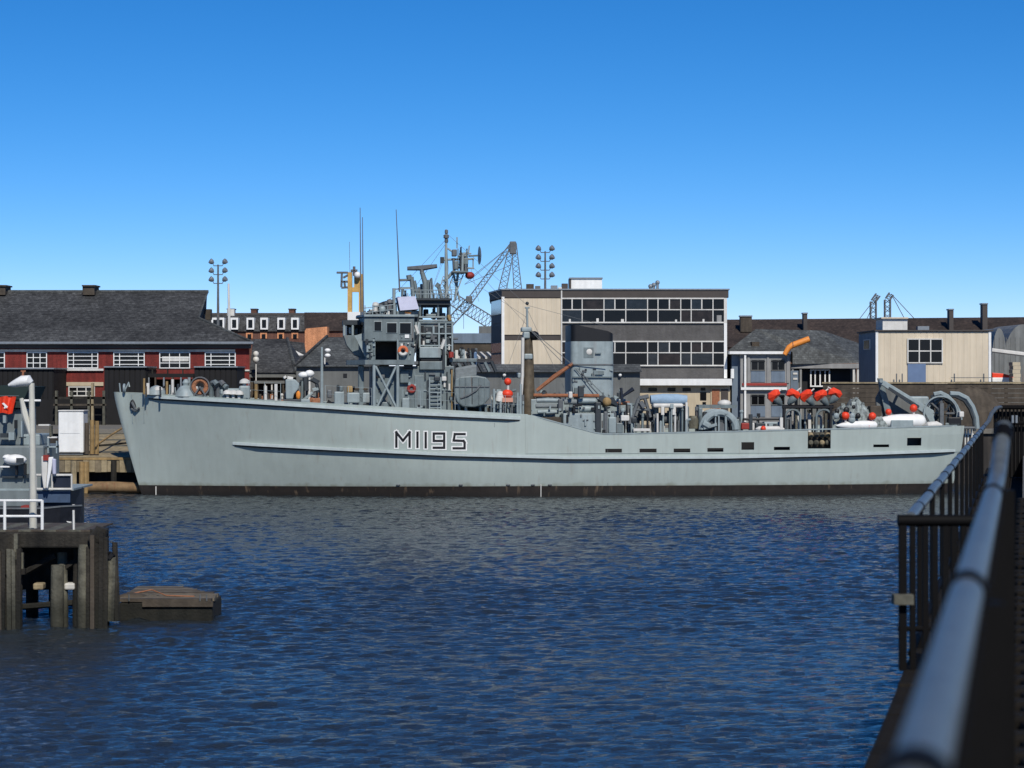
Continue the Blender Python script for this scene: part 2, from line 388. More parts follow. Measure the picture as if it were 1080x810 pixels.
# ------------------------------------------------------------------ the minesweeper
SA = R(5.0); SO = Vector((WX(571, 126.6), 126.6, 0))
SM = Matrix.Translation(SO) @ Matrix.Rotation(SA, 4, 'Z')
SX = Vector((math.cos(SA), math.sin(SA), 0)); SY = Vector((-math.sin(SA), math.cos(SA), 0))
def LP(px, py, yl):                           # photo pixel -> ship coordinates on the fore-and-aft plane y = yl
    d = Vector(((px - 540) / FPX, 1, (HZ - py) / FPX)); o = Vector((0, 0, EYE)) - SO
    t = (yl - o.dot(SY)) / d.dot(SY); p = o + d * t
    return Vector((p.dot(SX), yl, p.z))
ship = thing('minesweeper', 'long grey navy minesweeper with pennant number M1195 on its hull', 'ship', SO)
ship.rotation_euler = (0, 0, SA)
def sp(mb, name, m, parent=None, **k): return build(mb, name, m, parent or ship, local=True, **k)
def top(mb, name, m, label, cat, group=None, **k):   # a thing of its own standing on the ship, given in ship coordinates
    mb.xf(SM); return tag(build(mb, name, m, **k), label, cat, group)
def sthing(name, label, cat, lp, group=None): 
    return thing(name, label, cat, SM @ Vector(lp), group)
def spart(parent, mb, name, m, **k): mb.xf(SM); return build(mb, name, m, parent, **k)
def srect(mb, px0, py0, px1, py1, y0, y1):
    a = LP(px0, py0, y0); b = LP(px1, py1, y0); mb.box(a.x, b.x, y0, y1, b.z, a.z); return mb
def spoly(mb, pts, y0, y1):
    return mb.prism([(LP(x, y, y0).x, LP(x, y, y0).z) for x, y in pts], y0, y1)

xbow = LP(120, 415, 0).x; xst = LP(1016, 450, -3.2).x
def lerp(a, b, t): return a + (b - a) * t
def cl(t): return min(max(t, 0.0), 1.0)
def xstem(z): return xbow + 1.75 * (1 - cl((z + .8) / 6.3)) ** 1.1
def xend(z): return xst - .55 * (1 - cl(z / 3.7)) ** 1.5
def hb(x, z):
    zt = cl(z / 5.5); t = cl((x - xstem(z)) / lerp(19.5, 15.5, zt))
    b = 4.25 * (1 - (1 - t) ** lerp(1.55, 2.25, zt))
    b = max(b, .34 * zt * math.sqrt(cl((x - xstem(z)) / .35)))
    b *= 1 - .07 * (1 - cl(z / 2.6)) ** 2
    ta = cl((x - 6) / (xst - 6)); b *= 1 - lerp(.36, .22, cl(z / 3.5)) * ta ** 2.3
    return b
P0 = LP(138, 414, -.6); P1 = LP(340, 425, -4); P2 = LP(556, 437, -4.2); P3 = LP(634, 458, -4.2); P4 = LP(800, 454.5, -4.1); P5 = LP(1016, 449, -3.3)
def sheer(x):
    pts = [(xbow, P0.z + .03), (P0.x, P0.z), (P1.x, P1.z), (P2.x, P2.z), (P2.x + .5, P2.z - .12), (P3.x - .5, P3.z + .12), (P3.x, P3.z), (P4.x, P4.z), (P5.x, P5.z)]
    for (a, za), (b, zb) in zip(pts, pts[1:]):
        if x <= b: return lerp(za, zb, cl((x - a) / (b - a)))
    return pts[-1][1]
XBR = P2.x - .1; ZDK = 2.3
def htop(x): return sheer(x) if x <= XBR else ZDK
def hull_strip(mb, xs_, zfun0, zfun1, nv, off=0.0, side=-1):
    b0 = len(mb.v); n = len(xs_)
    for xt in xs_:
        z0, z1 = zfun0(xt), zfun1(xt); s = (xt - xbow) / (xst - xbow)
        for j in range(nv + 1):
            z = lerp(z0, z1, j / nv); x = xstem(z) + (xend(z) - xstem(z)) * cl(s)
            mb.v.append(Vector((x, side * (hb(x, z) + off), z)))
    for i in range(n - 1):
        for j in range(nv):
            a = b0 + i * (nv + 1) + j; mb.f.append((a, a + nv + 1, a + nv + 2, a + 1) if side < 0 else (a, a + 1, a + nv + 2, a + nv + 1))
stn = [xbow + (xst - xbow) * ((i / 34) ** 1.6) * .42 for i in range(35)]
stn += [stn[-1] + (xst - stn[-1]) * i / 46 for i in range(1, 47)]
stn = sorted(stn + [XBR - .001, XBR + .002])
h = MB()
for side in (-1, 1): hull_strip(h, stn, lambda x: -.8, htop, 16, 0, side)
tr = []                                        # transom
for j in range(9):
    z = lerp(-.8, ZDK, j / 8); tr.append(z)
for z0, z1 in zip(tr, tr[1:]):
    h.face([(xend(z0), -hb(xend(z0), z0), z0), (xend(z0), hb(xend(z0), z0), z0), (xend(z1), hb(xend(z1), z1), z1), (xend(z1), -hb(xend(z1), z1), z1)])
hull = sp(h, 'hull', hullg, smooth=True)
b = MB()
for side in (-1, 1): hull_strip(b, stn, lambda x: -.75, lambda x: .50 + .05 * cl((x - xbow) / 20 - .0), 3, .015, side)
sp(b, 'boot_topping', boot, smooth=True)
# decks
d = MB(); fx = [x for x in stn if x <= XBR]
for a, c in zip(fx, fx[1:]):
    za, zc = sheer(a) - .03, sheer(c) - .03
    d.face([(a, -hb(a, za), za), (c, -hb(c, zc), zc), (c, hb(c, zc), zc), (a, hb(a, za), za)])
sp(d, 'forecastle_deck', deckm)
d = MB(); ax = [x for x in stn if x >= XBR]
for a, c in zip(ax, ax[1:]):
    d.face([(a, -hb(a, ZDK) + .01, ZDK - .02), (c, -hb(c, ZDK) + .01, ZDK - .02), (c, hb(c, ZDK) - .01, ZDK - .02), (a, hb(a, ZDK) - .01, ZDK - .02)])
d.face([(XBR, -hb(XBR, 2.4), ZDK), (XBR, hb(XBR, 2.4), ZDK), (XBR, hb(XBR, 4.2), sheer(XBR) - .04), (XBR, -hb(XBR, 4.2), sheer(XBR) - .04)])
sp(d, 'sweep_deck', deckm)
# bulwark with freeing ports cut through
ports = [(638, 472.5, 655.5, 476.5), (674, 472.5, 692, 476.5), (710, 472.5, 727.5, 476.5), (745.5, 472, 762.5, 476), (781.5, 466, 795, 474), (816, 471, 833, 474.5), (852, 453.5, 876.5, 473), (922.5, 469, 939.5, 472), (959, 461.5, 974.5, 470.5)]
prt = [(LP(p[0], 470, -4.1).x, LP(p[2], 470, -4.1).x, LP(900, p[3], -4.1).z, LP(900, p[1], -4.1).z) for p in ports]
for side in (-1, 1):
    bx = sorted(set([XBR] + [x for x in ax] + [q for p in prt for q in p[:2]]))
    m_ = MB()
    for a, c in zip(bx, bx[1:]):
        if c - a < .004: continue
        xm = (a + c) / 2; hole = [p for p in prt if p[0] < xm < p[1]]
        def col(z0a, z1a, z0c, z1c):
            n = 3
            for j in range(n):
                q = []
                for x, u in ((a, j), (c, j), (c, j + 1), (a, j + 1)):
                    z = lerp(z0a, z1a, u / n) if x == a else lerp(z0c, z1c, u / n)
                    xx = min(x, xend(z)); q.append((xx, side * (hb(xx, z) + .003), z))
                m_.face(q)
        ta, tc = sheer(a), sheer(c)
        if hole:
            p = hole[0]; zt = min(p[3], ta - .03)
            col(ZDK, p[2], ZDK, p[2]) if p[2] > ZDK else None
            col(zt, ta, zt, tc)
        else: col(ZDK, ta, ZDK, tc)
    bm_ = bmesh.new(); sp(m_, 'bulwark', hullg, solid=.05)
tb = MB(); z0, z1 = ZDK, P5.z
tb.face([(xend(z0), -hb(xst, z0), z0), (xend(z0), hb(xst, z0), z0), (xst, hb(xst, z1), z1), (xst, -hb(xst, z1), z1)])
sp(tb, 'stern_bulwark', hullg, solid=.05)
# mouldings and rubbing strakes
def sweep(pts_px, w, hgt, name, m, side=-1, n=60):
    xs_ = []; zz = []
    P = [LP(x, y, -4.2) for x, y in pts_px]
    mb = MB(); X0, X1 = P[0].x, P[-1].x; rows = []
    for i in range(n + 1):
        x = lerp(X0, X1, i / n)
        for a, c in zip(P, P[1:]):
            if a.x - 1e-6 <= x <= c.x + 1e-6: z = lerp(a.z, c.z, cl((x - a.x) / (c.x - a.x))); break
        y_ = hb(x, z); e = w * min(1, (i + .3) / 2, (n - i + .3) / 2)
        rows.append([Vector((x, side * (y_ - .03), z + hgt / 2)), Vector((x, side * (y_ + e), z + hgt * .35)), Vector((x, side * (y_ + e), z - hgt / 2)), Vector((x, side * (y_ - .03), z - hgt / 2))])
    b0 = len(mb.v)
    for r_ in rows: mb.v += r_
    for i in range(n):
        for k in range(4):
            k2 = (k + 1) % 4; a = b0 + i * 4; mb.f.append((a + k, a + k2, a + 4 + k2, a + 4 + k))
    mb.f.append((b0, b0 + 1, b0 + 2, b0 + 3)); e = b0 + n * 4; mb.f.append((e + 3, e + 2, e + 1, e))
    return sp(mb, name, m)
for side in (-1, 1):
    sweep([(151, 418.5), (250, 423.5), (340, 429), (440, 436), (549, 441)], .17, .17, 'deck_edge_moulding', trimg, side)
    sweep([(244, 468.5), (350, 473.5), (470, 479), (600, 482.5), (760, 482), (900, 479), (1013, 475.5)], .22, .16, 'rubbing_strake', trimg, side)
    sweep([(152, 421.2), (250, 426.2), (340, 431.7), (440, 438.6), (548, 443.4)], .13, .07, 'shade_strip', black, side)  # black strip stands in for the shadow line under the deck-edge moulding
    sweep([(246, 471), (350, 476), (470, 481.4), (600, 484.8), (760, 484.3), (900, 481.3), (1012, 477.8)], .17, .08, 'shade_strip', black, side)  # shadow line under the rubbing strake, built as a black strip
    sweep([(560, 438.0), (566, 439.6), (628, 456.4), (640, 457.7), (800, 454.3), (1014, 449.3)], .05, .07, 'bulwark_capping', lightg, side)
# painted number
def HS(px, py, off):
    y_ = -4.0
    for _ in range(6):
        p = LP(px, py, y_); y_ = -(hb(p.x, p.z) + off)
    return LP(px, py, y_)
def glyph(strokes, x0, x1, y0, y1):
    """strokes: polylines in the unit box; black strokes over a wider white outline, laid on the hull plating"""
    out = []
    for off, w, ext in ((.012, 2.5, 2.5), (.022, 1.25, 1.25)):
        mb = MB(); k_ = 0
        for pl in strokes:
            P = [Vector((lerp(x0, x1, u), lerp(y1, y0, v), 0)) for u, v in pl]
            for a, c in zip(P, P[1:]):
                dd = (c - a).normalized(); nn = Vector((-dd.y, dd.x, 0)); a2 = a - dd * ext; c2 = c + dd * ext; o_ = off + .0006 * k_; k_ += 1
                n = 3
                for i in range(n):
                    u, v = a2.lerp(c2, i / n), a2.lerp(c2, (i + 1) / n)
                    mb.face([HS(*(q + nn * s * w).xy, o_) for q, s in ((u, -1), (v, -1), (v, 1), (u, 1))])
        out.append(mb)
    g = sp(out[1], 'painted_character', black); sp(out[0], 'white_outline', white, g)
glyph([[(0, 0), (0, 1), (.5, .42), (1, 1), (1, 0)]], 418, 432, 456, 471)
glyph([[(0, 0), (0, 1)]], 440.3, 440.4, 456.3, 471.3); glyph([[(0, 0), (0, 1)]], 449, 449.1, 456.7, 471.7)
glyph([[(0, 0), (1, 0), (1, 1), (0, 1), (0, .48), (1, .48)]], 457.5, 468.5, 457.2, 472.2)
glyph([[(1, 1), (.1, 1), (0, .55), (.9, .52), (1, .4), (1, 0), (0, 0)]], 478.5, 490, 457.8, 472.8)
# bow: fairlead, hawse mouth, bulwark lip, small plates along the waterline
hw = MB(); q = HS(141, 427, .01); hw.ball(q, .22, 12, 8, (1.0, .3, 1.5)); sp(hw, 'hawse_mouth', black, smooth=True)
an = MB(); an.tube([HS(139, 424, .1), HS(143, 432, .14)], .07, 6); an.tube([HS(138.5, 431, .12), HS(143, 433.5, .16), HS(147, 430, .12)], .06, 6); sp(an, 'anchor', dsteel)
fl = MB()
for yy in (-.5, .5):
    p = LP(131, 413, yy); fl.torus(p + Vector((0, 0, .18)), .2, .07, 'x', 14, 6)
fl.tube([LP(127, 414, 0), LP(126, 404, 0)], .04, 6); fl.tube([LP(131, 413, -.3), LP(136, 403, -.3), LP(136.5, 408, -.3)], .04, 6)
sp(fl, 'bow_fairlead', lightg, smooth=True)
for x_ in (139, 152):
    st_ = MB(); st_.tube([HS(x_, 416 if x_ < 145 else 420, .015), HS(x_ + 1 if x_ < 145 else 152, 446, .02)], .03, 4); sp(st_, 'plate_seam', lightg)
for x_ in (521.5, 641):
    st_ = MB(); st_.tube([HS(x_, 446 if x_ < 600 else 460, .004), HS(x_, 512, .006)], .012, 4); sp(st_, 'plate_seam', dsteel)
for x_, y0, y1, m_ in ((164.5, 513, 524, offw), (570.5, 511, 524, offw)):
    st_ = MB(); st_.tube([HS(x_, y0, .03), HS(x_, y1, .03)], .035, 4); sp(st_, 'draught_mark', m_)
for x_ in (420, 486, 536, 562, 580):
    st_ = MB(); st_.ball(HS(x_, 511.5, .02), .09, 8, 6, (1.3, .5, .6)); sp(st_, 'discharge_outlet', dsteel, smooth=True)

# ---- superstructure
DK = lambda x: sheer(x) - .03
def house(name, m, px0, py0, px1, py1, y0, y1=None, parent=None, bevel=.04):
    mb = MB(); srect(mb, px0, py0, px1, py1, y0, -y0 if y1 is None else y1); return sp(mb, name, m, parent, bevel=bevel)
low = house('lower_deckhouse', supg, 392, 386, 479, 440, -2.7)
house('engine_casing', supg, 479, 427, 548, 440, -1.9)
# bridge deck and bridge, V-fronted
bd = MB(); zt = LP(400, 379.5, -3.5).z; zb = LP(400, 384.5, -3.5).z
x1_ = LP(366, 380, -1.2).x; x2_ = LP(385, 380, -3.4).x; x3_ = LP(437, 380, -3.4).x
bd.slab([(x1_, -1.6), (x2_, -3.5), (x3_, -3.5), (x3_, 3.5), (x2_, 3.5), (x1_, 1.6)], zb, zt); sp(bd, 'bridge_deck', supg)
br = MB(); z0 = zt + .002; zw = LP(400, 360, -3.2).z; z1 = LP(400, 334, -3.2).z
xa = LP(384, 345, -3.2).x; xb_ = LP(437, 345, -3.2).x; xf_ = LP(379, 345, -1.2).x
xr = LP(396, 370, -3.2).x
# wall pieces: dark recess in the side under the windows is an open bay
plan = [(xf_, -1.3), (xa, -3.2), (xb_, -3.2), (xb_, 3.2), (xa, 3.2), (xf_, 1.3)]
br.slab(plan, zw, z1)
bridge = sp(br, 'bridge', supg, bevel=.05)
lw = MB(); a = LP(396, 360, -3.2); c = LP(420, 379.5, -3.2)
lw.slab([(xf_ + .25, -1.2), (xa + .15, -3.05), (a.x, -3.15), (a.x, -.6), (c.x, -.6), (c.x, -3.15), (xb_, -3.15), (xb_, 3.15), (xa, 3.15), (xf_, 1.2)], z0, zw - .003)
sp(lw, 'bridge_lower_wall', supg)
rb = MB(); rb.box(a.x + .01, c.x - .01, -.66, -.605, z0 + .02, zw - .02); sp(rb, 'open_bay_back', black)  # painted black to deepen the shade of the open bay
roof = MB(); roof.slab([(x - .15 if x < 0 and i in (0, 5) else x, y * 1.04) for i, (x, y) in enumerate(plan)], z1 + .003, z1 + .12); sp(roof, 'bridge_roof', lightg)
for (p0, q0, p1, q1) in ((395.2, 339.5, 401.8, 348.5), (408.5, 341, 418, 350.5), (422.2, 341, 433, 351.5)):
    w = MB(); srect(w, p0 - 1.1, q0 - 1.1, p1 + 1.1, q1 + 1.1, -3.24, -3.195); f_ = sp(w, 'window', lightg, bridge, bevel=.03)
    w = MB(); srect(w, p0 - .3, q0 - .3, p1 + .3, q1 + .3, -3.262, -3.235); sp(w, 'pane', glassd, bridge, bevel=.02)
pl = MB(); srect(pl, 427, 352.8, 431.5, 356.5, -3.25, -3.2); sp(pl, 'notice_plate', white)
# forward bay with open front under a dark roof
e = MB(); srect(e, 361.5, 337.5, 383, 342.5, -1.5, 1.5); sp(e, 'bay_roof', darkg)
for px in (363, 372, 380.5): e = MB(); e.tube([LP(px, 342.5, -1.42), LP(px, 354, -1.42)], .07, 6); sp(e, 'bay_post', lightg)
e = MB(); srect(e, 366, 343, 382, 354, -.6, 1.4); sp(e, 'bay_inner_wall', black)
e = MB(); spoly(e, [(362.5, 353.5), (383, 353.5), (386, 379), (374, 374), (366, 364)], -1.5, 1.5); sp(e, 'bay_panel', supg)
e = MB(); spoly(e, [(374, 354), (384, 351), (394, 378), (386, 378)], -2.6, -2.45); sp(e, 'bay_side_plate', lightg)
for (p0, q0, p1, q1, m_) in ((368, 345, 373, 352, offw), (374.5, 346, 378, 353, dsteel), (385, 344.5, 391, 353, timber)):
    e = MB(); srect(e, p0, q0, p1, q1, -.9 if p0 < 380 else -3.1, -.62 if p0 < 380 else -3.0); sp(e, 'bridge_equipment', m_, bevel=.06)
# angled front windows
fd = Vector((xa - xf_, -1.9, 0)).normalized(); fn = Vector((fd.y, -fd.x, 0)) * (1 if fd.y < 0 else -1)
for u0, u1 in ((.12, .46), (.54, .9)):
    A = Vector((xf_, -1.3, 0)).lerp(Vector((xa, -3.2, 0)), u0); B = Vector((xf_, -1.3, 0)).lerp(Vector((xa, -3.2, 0)), u1)
    nn = Vector((fd.y, -fd.x, 0)); nn = nn if nn.x < 0 else -nn
    zz0, zz1 = LP(385, 352, -2.2).z, LP(385, 340, -2.2).z
    w = MB(); w.face([A + nn * .02 + Vector((0, 0, zz0)), B + nn * .02 + Vector((0, 0, zz0)), B + nn * .02 + Vector((0, 0, zz1)), A + nn * .02 + Vector((0, 0, zz1))])
    sp(w, 'pane', glassd, bridge, solid=.03)
# bridge wing struts
for px in (394.5, 419.5):
    s_ = MB(); s_.tube([LP(px, 382, -3.4), LP(px, 436, -3.4)], .085, 8); sp(s_, 'wing_strut', lightg, smooth=True)
for p, q in (((396, 386), (418.5, 431)), ((418, 386), (397, 431))):
    s_ = MB(); s_.tube([LP(*p, -3.4 if p[0] < 400 else -3.36), LP(*q, -3.4 if p[0] < 400 else -3.36)], .065, 6); sp(s_, 'cross_brace', lightg)
s_ = MB(); s_.tube([LP(419.5, 358, -3.3), LP(419.5, 382, -3.3)], .05, 6); sp(s_, 'wing_rail_post', lightg)
# forward windbreak and clutter above the bridge
cb = MB(); spoly(cb, [(384, 332), (388, 328), (394, 327), (397, 321), (404, 318), (412, 316.5), (415, 316), (415, 333), (384, 333)], -2.4, 1.8); sp(cb, 'open_bridge_windbreak', darkg)
sl_ = MB(); sl_.ball(LP(403, 326, -2.6), .2, 10, 8); sl_.tube([LP(403, 326, -2.6), LP(403, 333, -2.6)], .05, 6); sp(sl_, 'signal_lamp', lightg, smooth=True)
sl_ = MB(); sl_.torus(LP(401, 327, -2.55), .28, .05, 'y', 16, 6); sp(sl_, 'direction_finder_loop', dsteel, smooth=True)
for x_, t_, m_ in ((396, 321, offw), (407, 320, darkg), (411, 318, dsteel), (390, 330, darkg)):
    g = MB(); g.lathe([(.12, 0), (.12, .3), (.2, .34), (.16, .5), (.02, .55)], LP(x_, t_ + 8, -2.5), seg=8); sp(g, 'pelorus', m_, smooth=True)
cv = MB(); P = [LP(419, 313, -2.2), LP(438, 312.5, -2.2), LP(442, 326, -2.6), LP(422, 327.5, -2.6)]
cv.face(P); cv.face([p + Vector((0, 2.6, 0)) for p in reversed(P)])
for i in range(4): cv.face([P[i], P[i] + Vector((0, 2.6, 0)), P[(i + 1) % 4] + Vector((0, 2.6, 0)), P[(i + 1) % 4]])
sp(cv, 'canvas_dodger', lilac)
po = MB(); po.tube([LP(415.5, 304, -2.3), LP(415.5, 334, -2.3)], .09, 6); po.tube([LP(415.5, 305, -2.3), LP(436, 304, -2.3)], .04, 5); sp(po, 'awning_post', lightg)
u = house('upper_bridge', supg, 418, 328, 441, 334.5, -2.3); 
w = MB(); srect(w, 427, 330.3, 433, 336, -2.36, -2.3); sp(w, 'window', offw, u); w = MB(); srect(w, 428, 331.8, 432, 335, -2.38, -2.355); sp(w, 'pane', glassd, u)
w = MB(); srect(w, 427, 329, 433.5, 330.6, -2.40, -2.3); sp(w, 'orange_lintel', orange, u)
ub = house('upper_bridge_side', darkg, 434, 327.6, 442, 362, -2.0)
# director platform tower behind the bridge
tw = house('tower', supg, 442, 341, 478, 387, -1.9)
pr = MB(); zt_ = LP(450, 314.5, -1.9).z; zb2 = LP(450, 319, -1.9).z
pr.slab([(LP(433, 316, -2).x, -2.1), (LP(476.5, 316, -2).x, -2.1), (LP(474, 316, -2).x, 2.1), (LP(437, 316, -2).x, 2.1)], zb2 + .12, zt_)
pr.slab([(LP(438, 316, -2).x, -1.9), (LP(475, 316, -2).x, -1.9), (LP(474, 316, -2).x, 1.9), (LP(441, 316, -2).x, 1.9)], zb2 - .12, zb2 + .118); sp(pr, 'canopy_roof', darkg)
cw = MB(); spoly(cw, [(442.5, 319), (475, 319), (473, 324.5), (446, 324.5)], -1.7, -1.6); sp(cw, 'canopy_valance', black)
for px, yy in ((443, -1.7), (474, -1.7), (458, 1.6), (472.5, 1.6), (444, 1.6), (462, -1.7)):
    s_ = MB(); s_.tube([LP(px, 319, yy), LP(px, 341, yy)], .07, 6); sp(s_, 'canopy_post', supg)
for yy, t_ in ((-1.85, 334.5), (-1.85, 338), (1.8, 334)):
    s_ = MB(); s_.tube([LP(437, t_, yy), LP(477, t_, yy)], .05, 6); sp(s_, 'platform_rail', lightg)
pl = MB(); srect(pl, 436, 339, 478.5, 341.2, -2.0, 2.0); sp(pl, 'tower_platform', supg)
for (p, m_) in (((447, 326, 452, 335, -.6, .2), darkg), ((455, 329, 461, 336, -1.2, -.4), supg), ((466, 330, 470, 338, -1.2, -.5), dsteel), ((449, 331, 463, 334.6, -1.5, -1.3), supg)):
    e = MB(); srect(e, *p); sp(e, 'director_equipment', m_, bevel=.05)
yo = MB(); yo.tube([LP(473, 332, -1.95), LP(474.5, 338, -1.95)], .1, 6); sp(yo, 'ochre_cover', timbero)
bay = MB(); srect(bay, 447.5, 344.5, 462, 363, -1.96, -1.88); sp(bay, 'dark_locker_front', darkg)
for (p0, q0, p1, q1, m_) in ((449, 350, 455, 356, supg), (456, 353, 461, 361, dsteel), (465, 345, 476, 352, darkg), (466, 356, 475, 364, darkg), (449, 358, 454, 362, lightg)):
    e = MB(); srect(e, p0, q0, p1, q1, -2.08, -1.9); sp(e, 'fitting_box', m_, bevel=.04)
bx_ = house('flag_locker', lightg, 442.5, 366, 465, 377.5, -2.95, -1.85); house('flag_locker_slot', black, 443.5, 377.5, 464, 381, -2.85, -1.9); house('flag_locker_base', supg, 442.5, 381, 467, 390, -2.9, -1.85)
for (p, q, r_, m_) in (((469, 358), (465.5, 368), .1, offw), ((467.5, 366), (468, 390), .07, darkg), ((438, 343), (441, 352), .09, offw), ((441, 353), (437, 372), .08, darkg), ((438, 363), (434, 377), .08, offw), ((430, 383), (441, 383), .1, dsteel), ((426, 387), (436, 388), .09, darkg)):
    e = MB(); e.tube([LP(*p, -2.9), LP(*q, -2.9)], r_, 6); sp(e, 'vent_pipe', m_)
# doors, ladder, pipes on the lower deckhouse
dr = MB(); srect(dr, 437, 396, 447, 433, -2.76, -2.7); sp(dr, 'watertight_door', supg, low, bevel=.04)
ld = MB()
for px in (453, 465): ld.tube([LP(px, 398, -2.85), LP(px, 437, -2.85)], .05, 5)
for i in range(9): ld.tube([LP(453, 402 + i * 4, -2.85), LP(465, 402 + i * 4, -2.85)], .035, 5)
sp(ld, 'ladder', lightg)
for px, y0, y1 in ((450.3, 401, 433), (471, 392, 436), (448, 392, 400), (476, 390, 436)):
    e = MB(); srect(e, px, y0, px + 1.3, y1, -2.83, -2.7); sp(e, 'deckhouse_stiffener', darkg if px != 476 else timbero)
for (p0, q0, p1, q1, m_) in ((422, 391, 431, 404, supg), (424, 420, 432, 434, lightg), (466, 397, 471, 402, offw), (458, 397, 464, 402, darkg), (400, 424, 410, 436, supg), (411, 428, 419, 437, dsteel), (426, 383, 433, 389, darkg), (402, 395, 406, 399, dsteel)):
    e = MB(); srect(e, p0, q0, p1, q1, -2.95, -2.65); sp(e, 'bulkhead_fitting', m_, bevel=.05)
lb = sthing('lifebuoy', 'dark red lifebuoy hung on the deckhouse side below the bridge', 'lifebuoy', LP(434, 414, -2.8))
e = MB(); e.torus(LP(434, 410, -2.8), .17, .085, 'y', 18, 8); spart(lb, e, 'ring', redd, smooth=True)
e = MB(); srect(e, 429.8, 408.8, 438.2, 411.2, -2.77, -2.72); spart(lb, e, 'holder', dsteel)
lb = sthing('lifebuoy', 'orange and white lifebuoy hung at the bridge wing', 'lifebuoy', LP(425, 376, -3.35))
e = MB(); e.torus(LP(425, 370, -3.38), .2, .09, 'y', 18, 8, -20, 200); spart(lb, e, 'ring', mat('lifebuoy_orange', srgb(206, 110, 70), .6), smooth=True)
e = MB(); e.torus(LP(425, 370, -3.38), .2, .09, 'y', 12, 8, 200, 340); spart(lb, e, 'white_band', offw, smooth=True)
# ---- mast and aerials
mz = MB(); mz.tube([LP(470.5, 242, 0), LP(470.5, 268, 0), LP(471, 316, 0)], [.05, .09, .13], 8); mast = sp(mz, 'foremast', lightg, smooth=True)
for (p, q, r_) in (((480, 316), (483, 288), .07), ((474, 314), (468, 300), .06), ((485, 318), (478, 288), .06), ((468, 297), (480, 285), .09), ((472, 262), (478, 266), .05), ((466, 274), (500, 273), .06), ((478, 282), (500, 283), .05)):
    e = MB(); e.tube([LP(*p, 0), LP(*q, 0)], r_, 6); sp(e, 'mast_spar', lightg)
for (px, py, r_) in ((470.8, 244.5, .1), (470.6, 249.5, .16), (470.8, 254, .11)):
    e = MB(); e.lathe([(r_ * .5, -.12), (r_, -.08), (r_, .08), (r_ * .5, .12)], LP(px, py, 0), seg=8); sp(e, 'navigation_light', dsteel)
e = MB(); srect(e, 464.5, 271, 468.5, 277.5, -.15, .15); sp(e, 'lamp_box', darkg)
mp_ = MB(); srect(mp_, 477, 285.5, 494, 287.2, -.9, .9); sp(mp_, 'mast_platform', supg)
for (p0, q0, p1, q1, m_) in ((477, 263, 482, 270, dsteel), (479, 275, 484, 284, supg), (485, 266, 488, 283, darkg), (489, 272, 494, 279, supg), (490, 279, 492.5, 286, dsteel), (486, 260, 487, 268, darkg), (484, 269, 492, 271, supg)):
    e = MB(); srect(e, p0, q0, p1, q1, -.35, .35); sp(e, 'aerial_unit', m_, bevel=.04)
for (p, q) in (((482, 262), (482, 250)), ((494, 268), (495, 259)), ((493, 264), (490, 270)), ((499, 272), (499, 283)), ((497, 267), (491, 269))):
    e = MB(); e.tube([LP(*p, 0), LP(*q, 0)], .04, 5); sp(e, 'dipole', lightg)
e = MB(); e.lathe([(.12, 0), (.5, .05), (.42, .1), (.1, .16)], LP(504.5, 269.5, 0), (1, .1, 0), 14)
e.v = [Vector((p.x, p.y, LP(504, 269.5, 0).z + (p.z - LP(504, 269.5, 0).z) * 1.05)) for p in e.v]; sp(e, 'dish_aerial', lightg, smooth=True)
e = MB(); e.tube([LP(494, 270, 0), LP(504, 269.5, 0)], .05, 6); sp(e, 'dish_arm', supg)
rp = MB(); rp.tube([LP(449, 316, -.4), LP(448.5, 298, -.4), LP(445, 287, -.4)], [.2, .17, .13], 8); srect(rp, 451, 295, 455, 315, -.5, .2); sp(rp, 'radar_pedestal', supg, bevel=.03)
rs = MB(); rs.tube([LP(429.5, 283.2, -.3), LP(446, 282.6, -.4), LP(461, 280.6, -.5)], [.1, .14, .1], 6, True, 1.1); rs.tube([LP(445, 284, -.4), LP(445, 289, -.4)], .12, 6); sp(rs, 'radar_scanner', dsteel)
for (p, q, r_) in (((421, 295.5), (436, 295), .07), ((421, 304, ), (436, 303.5), .05), ((434, 292), (436, 315), .12), ((437, 296), (441, 315), .09), ((431, 290), (432, 295), .15), ((462, 300), (466, 315), .1), ((455, 293), (457, 315), .05), ((460, 303), (463, 299), .12)):
    e = MB(); e.tube([LP(*p, -.8), LP(*q, -.8)], r_, 6); sp(e, 'aerial_frame', supg)
for (p, q) in (((379.8, 219), (380.8, 334)), ((382.3, 229), (383.2, 334)), ((417.8, 221), (421.5, 308))):
    e = MB(); e.tube([LP(*p, -2.5), LP(p[0] * .5 + q[0] * .5, p[1] * .5 + q[1] * .5, -2.5), LP(*q, -2.5)], [.018, .03, .045], 6); sp(e, 'whip_aerial', dsteel)
rg = MB()
for (p, q) in (((471, 252), (398, 330)), ((500, 283), (558, 345)), ((471, 262), (478, 330)), ((484, 288), (556, 335)), ((497, 284), (505, 318)), ((470.8, 256), (430, 314)), ((470.8, 246), (556, 322)), ((466, 275), (452, 316)), ((556, 322), (640, 344)), ((556, 326), (600, 420)), ((468, 274), (443, 340)), ((556, 330), (520, 430))):
    rg.tube([LP(*p, 0), LP(*q, -.5)], .012, 4)
sp(rg, 'rigging_wire', dsteel)
e = MB(); e.ball(LP(495.5, 290.5, -.2), .24, 10, 8, (1.1, 1, .85)); top(e, 'signal_shape', redd, 'small red ball hoisted under the mast platform', 'signal shape', smooth=True)
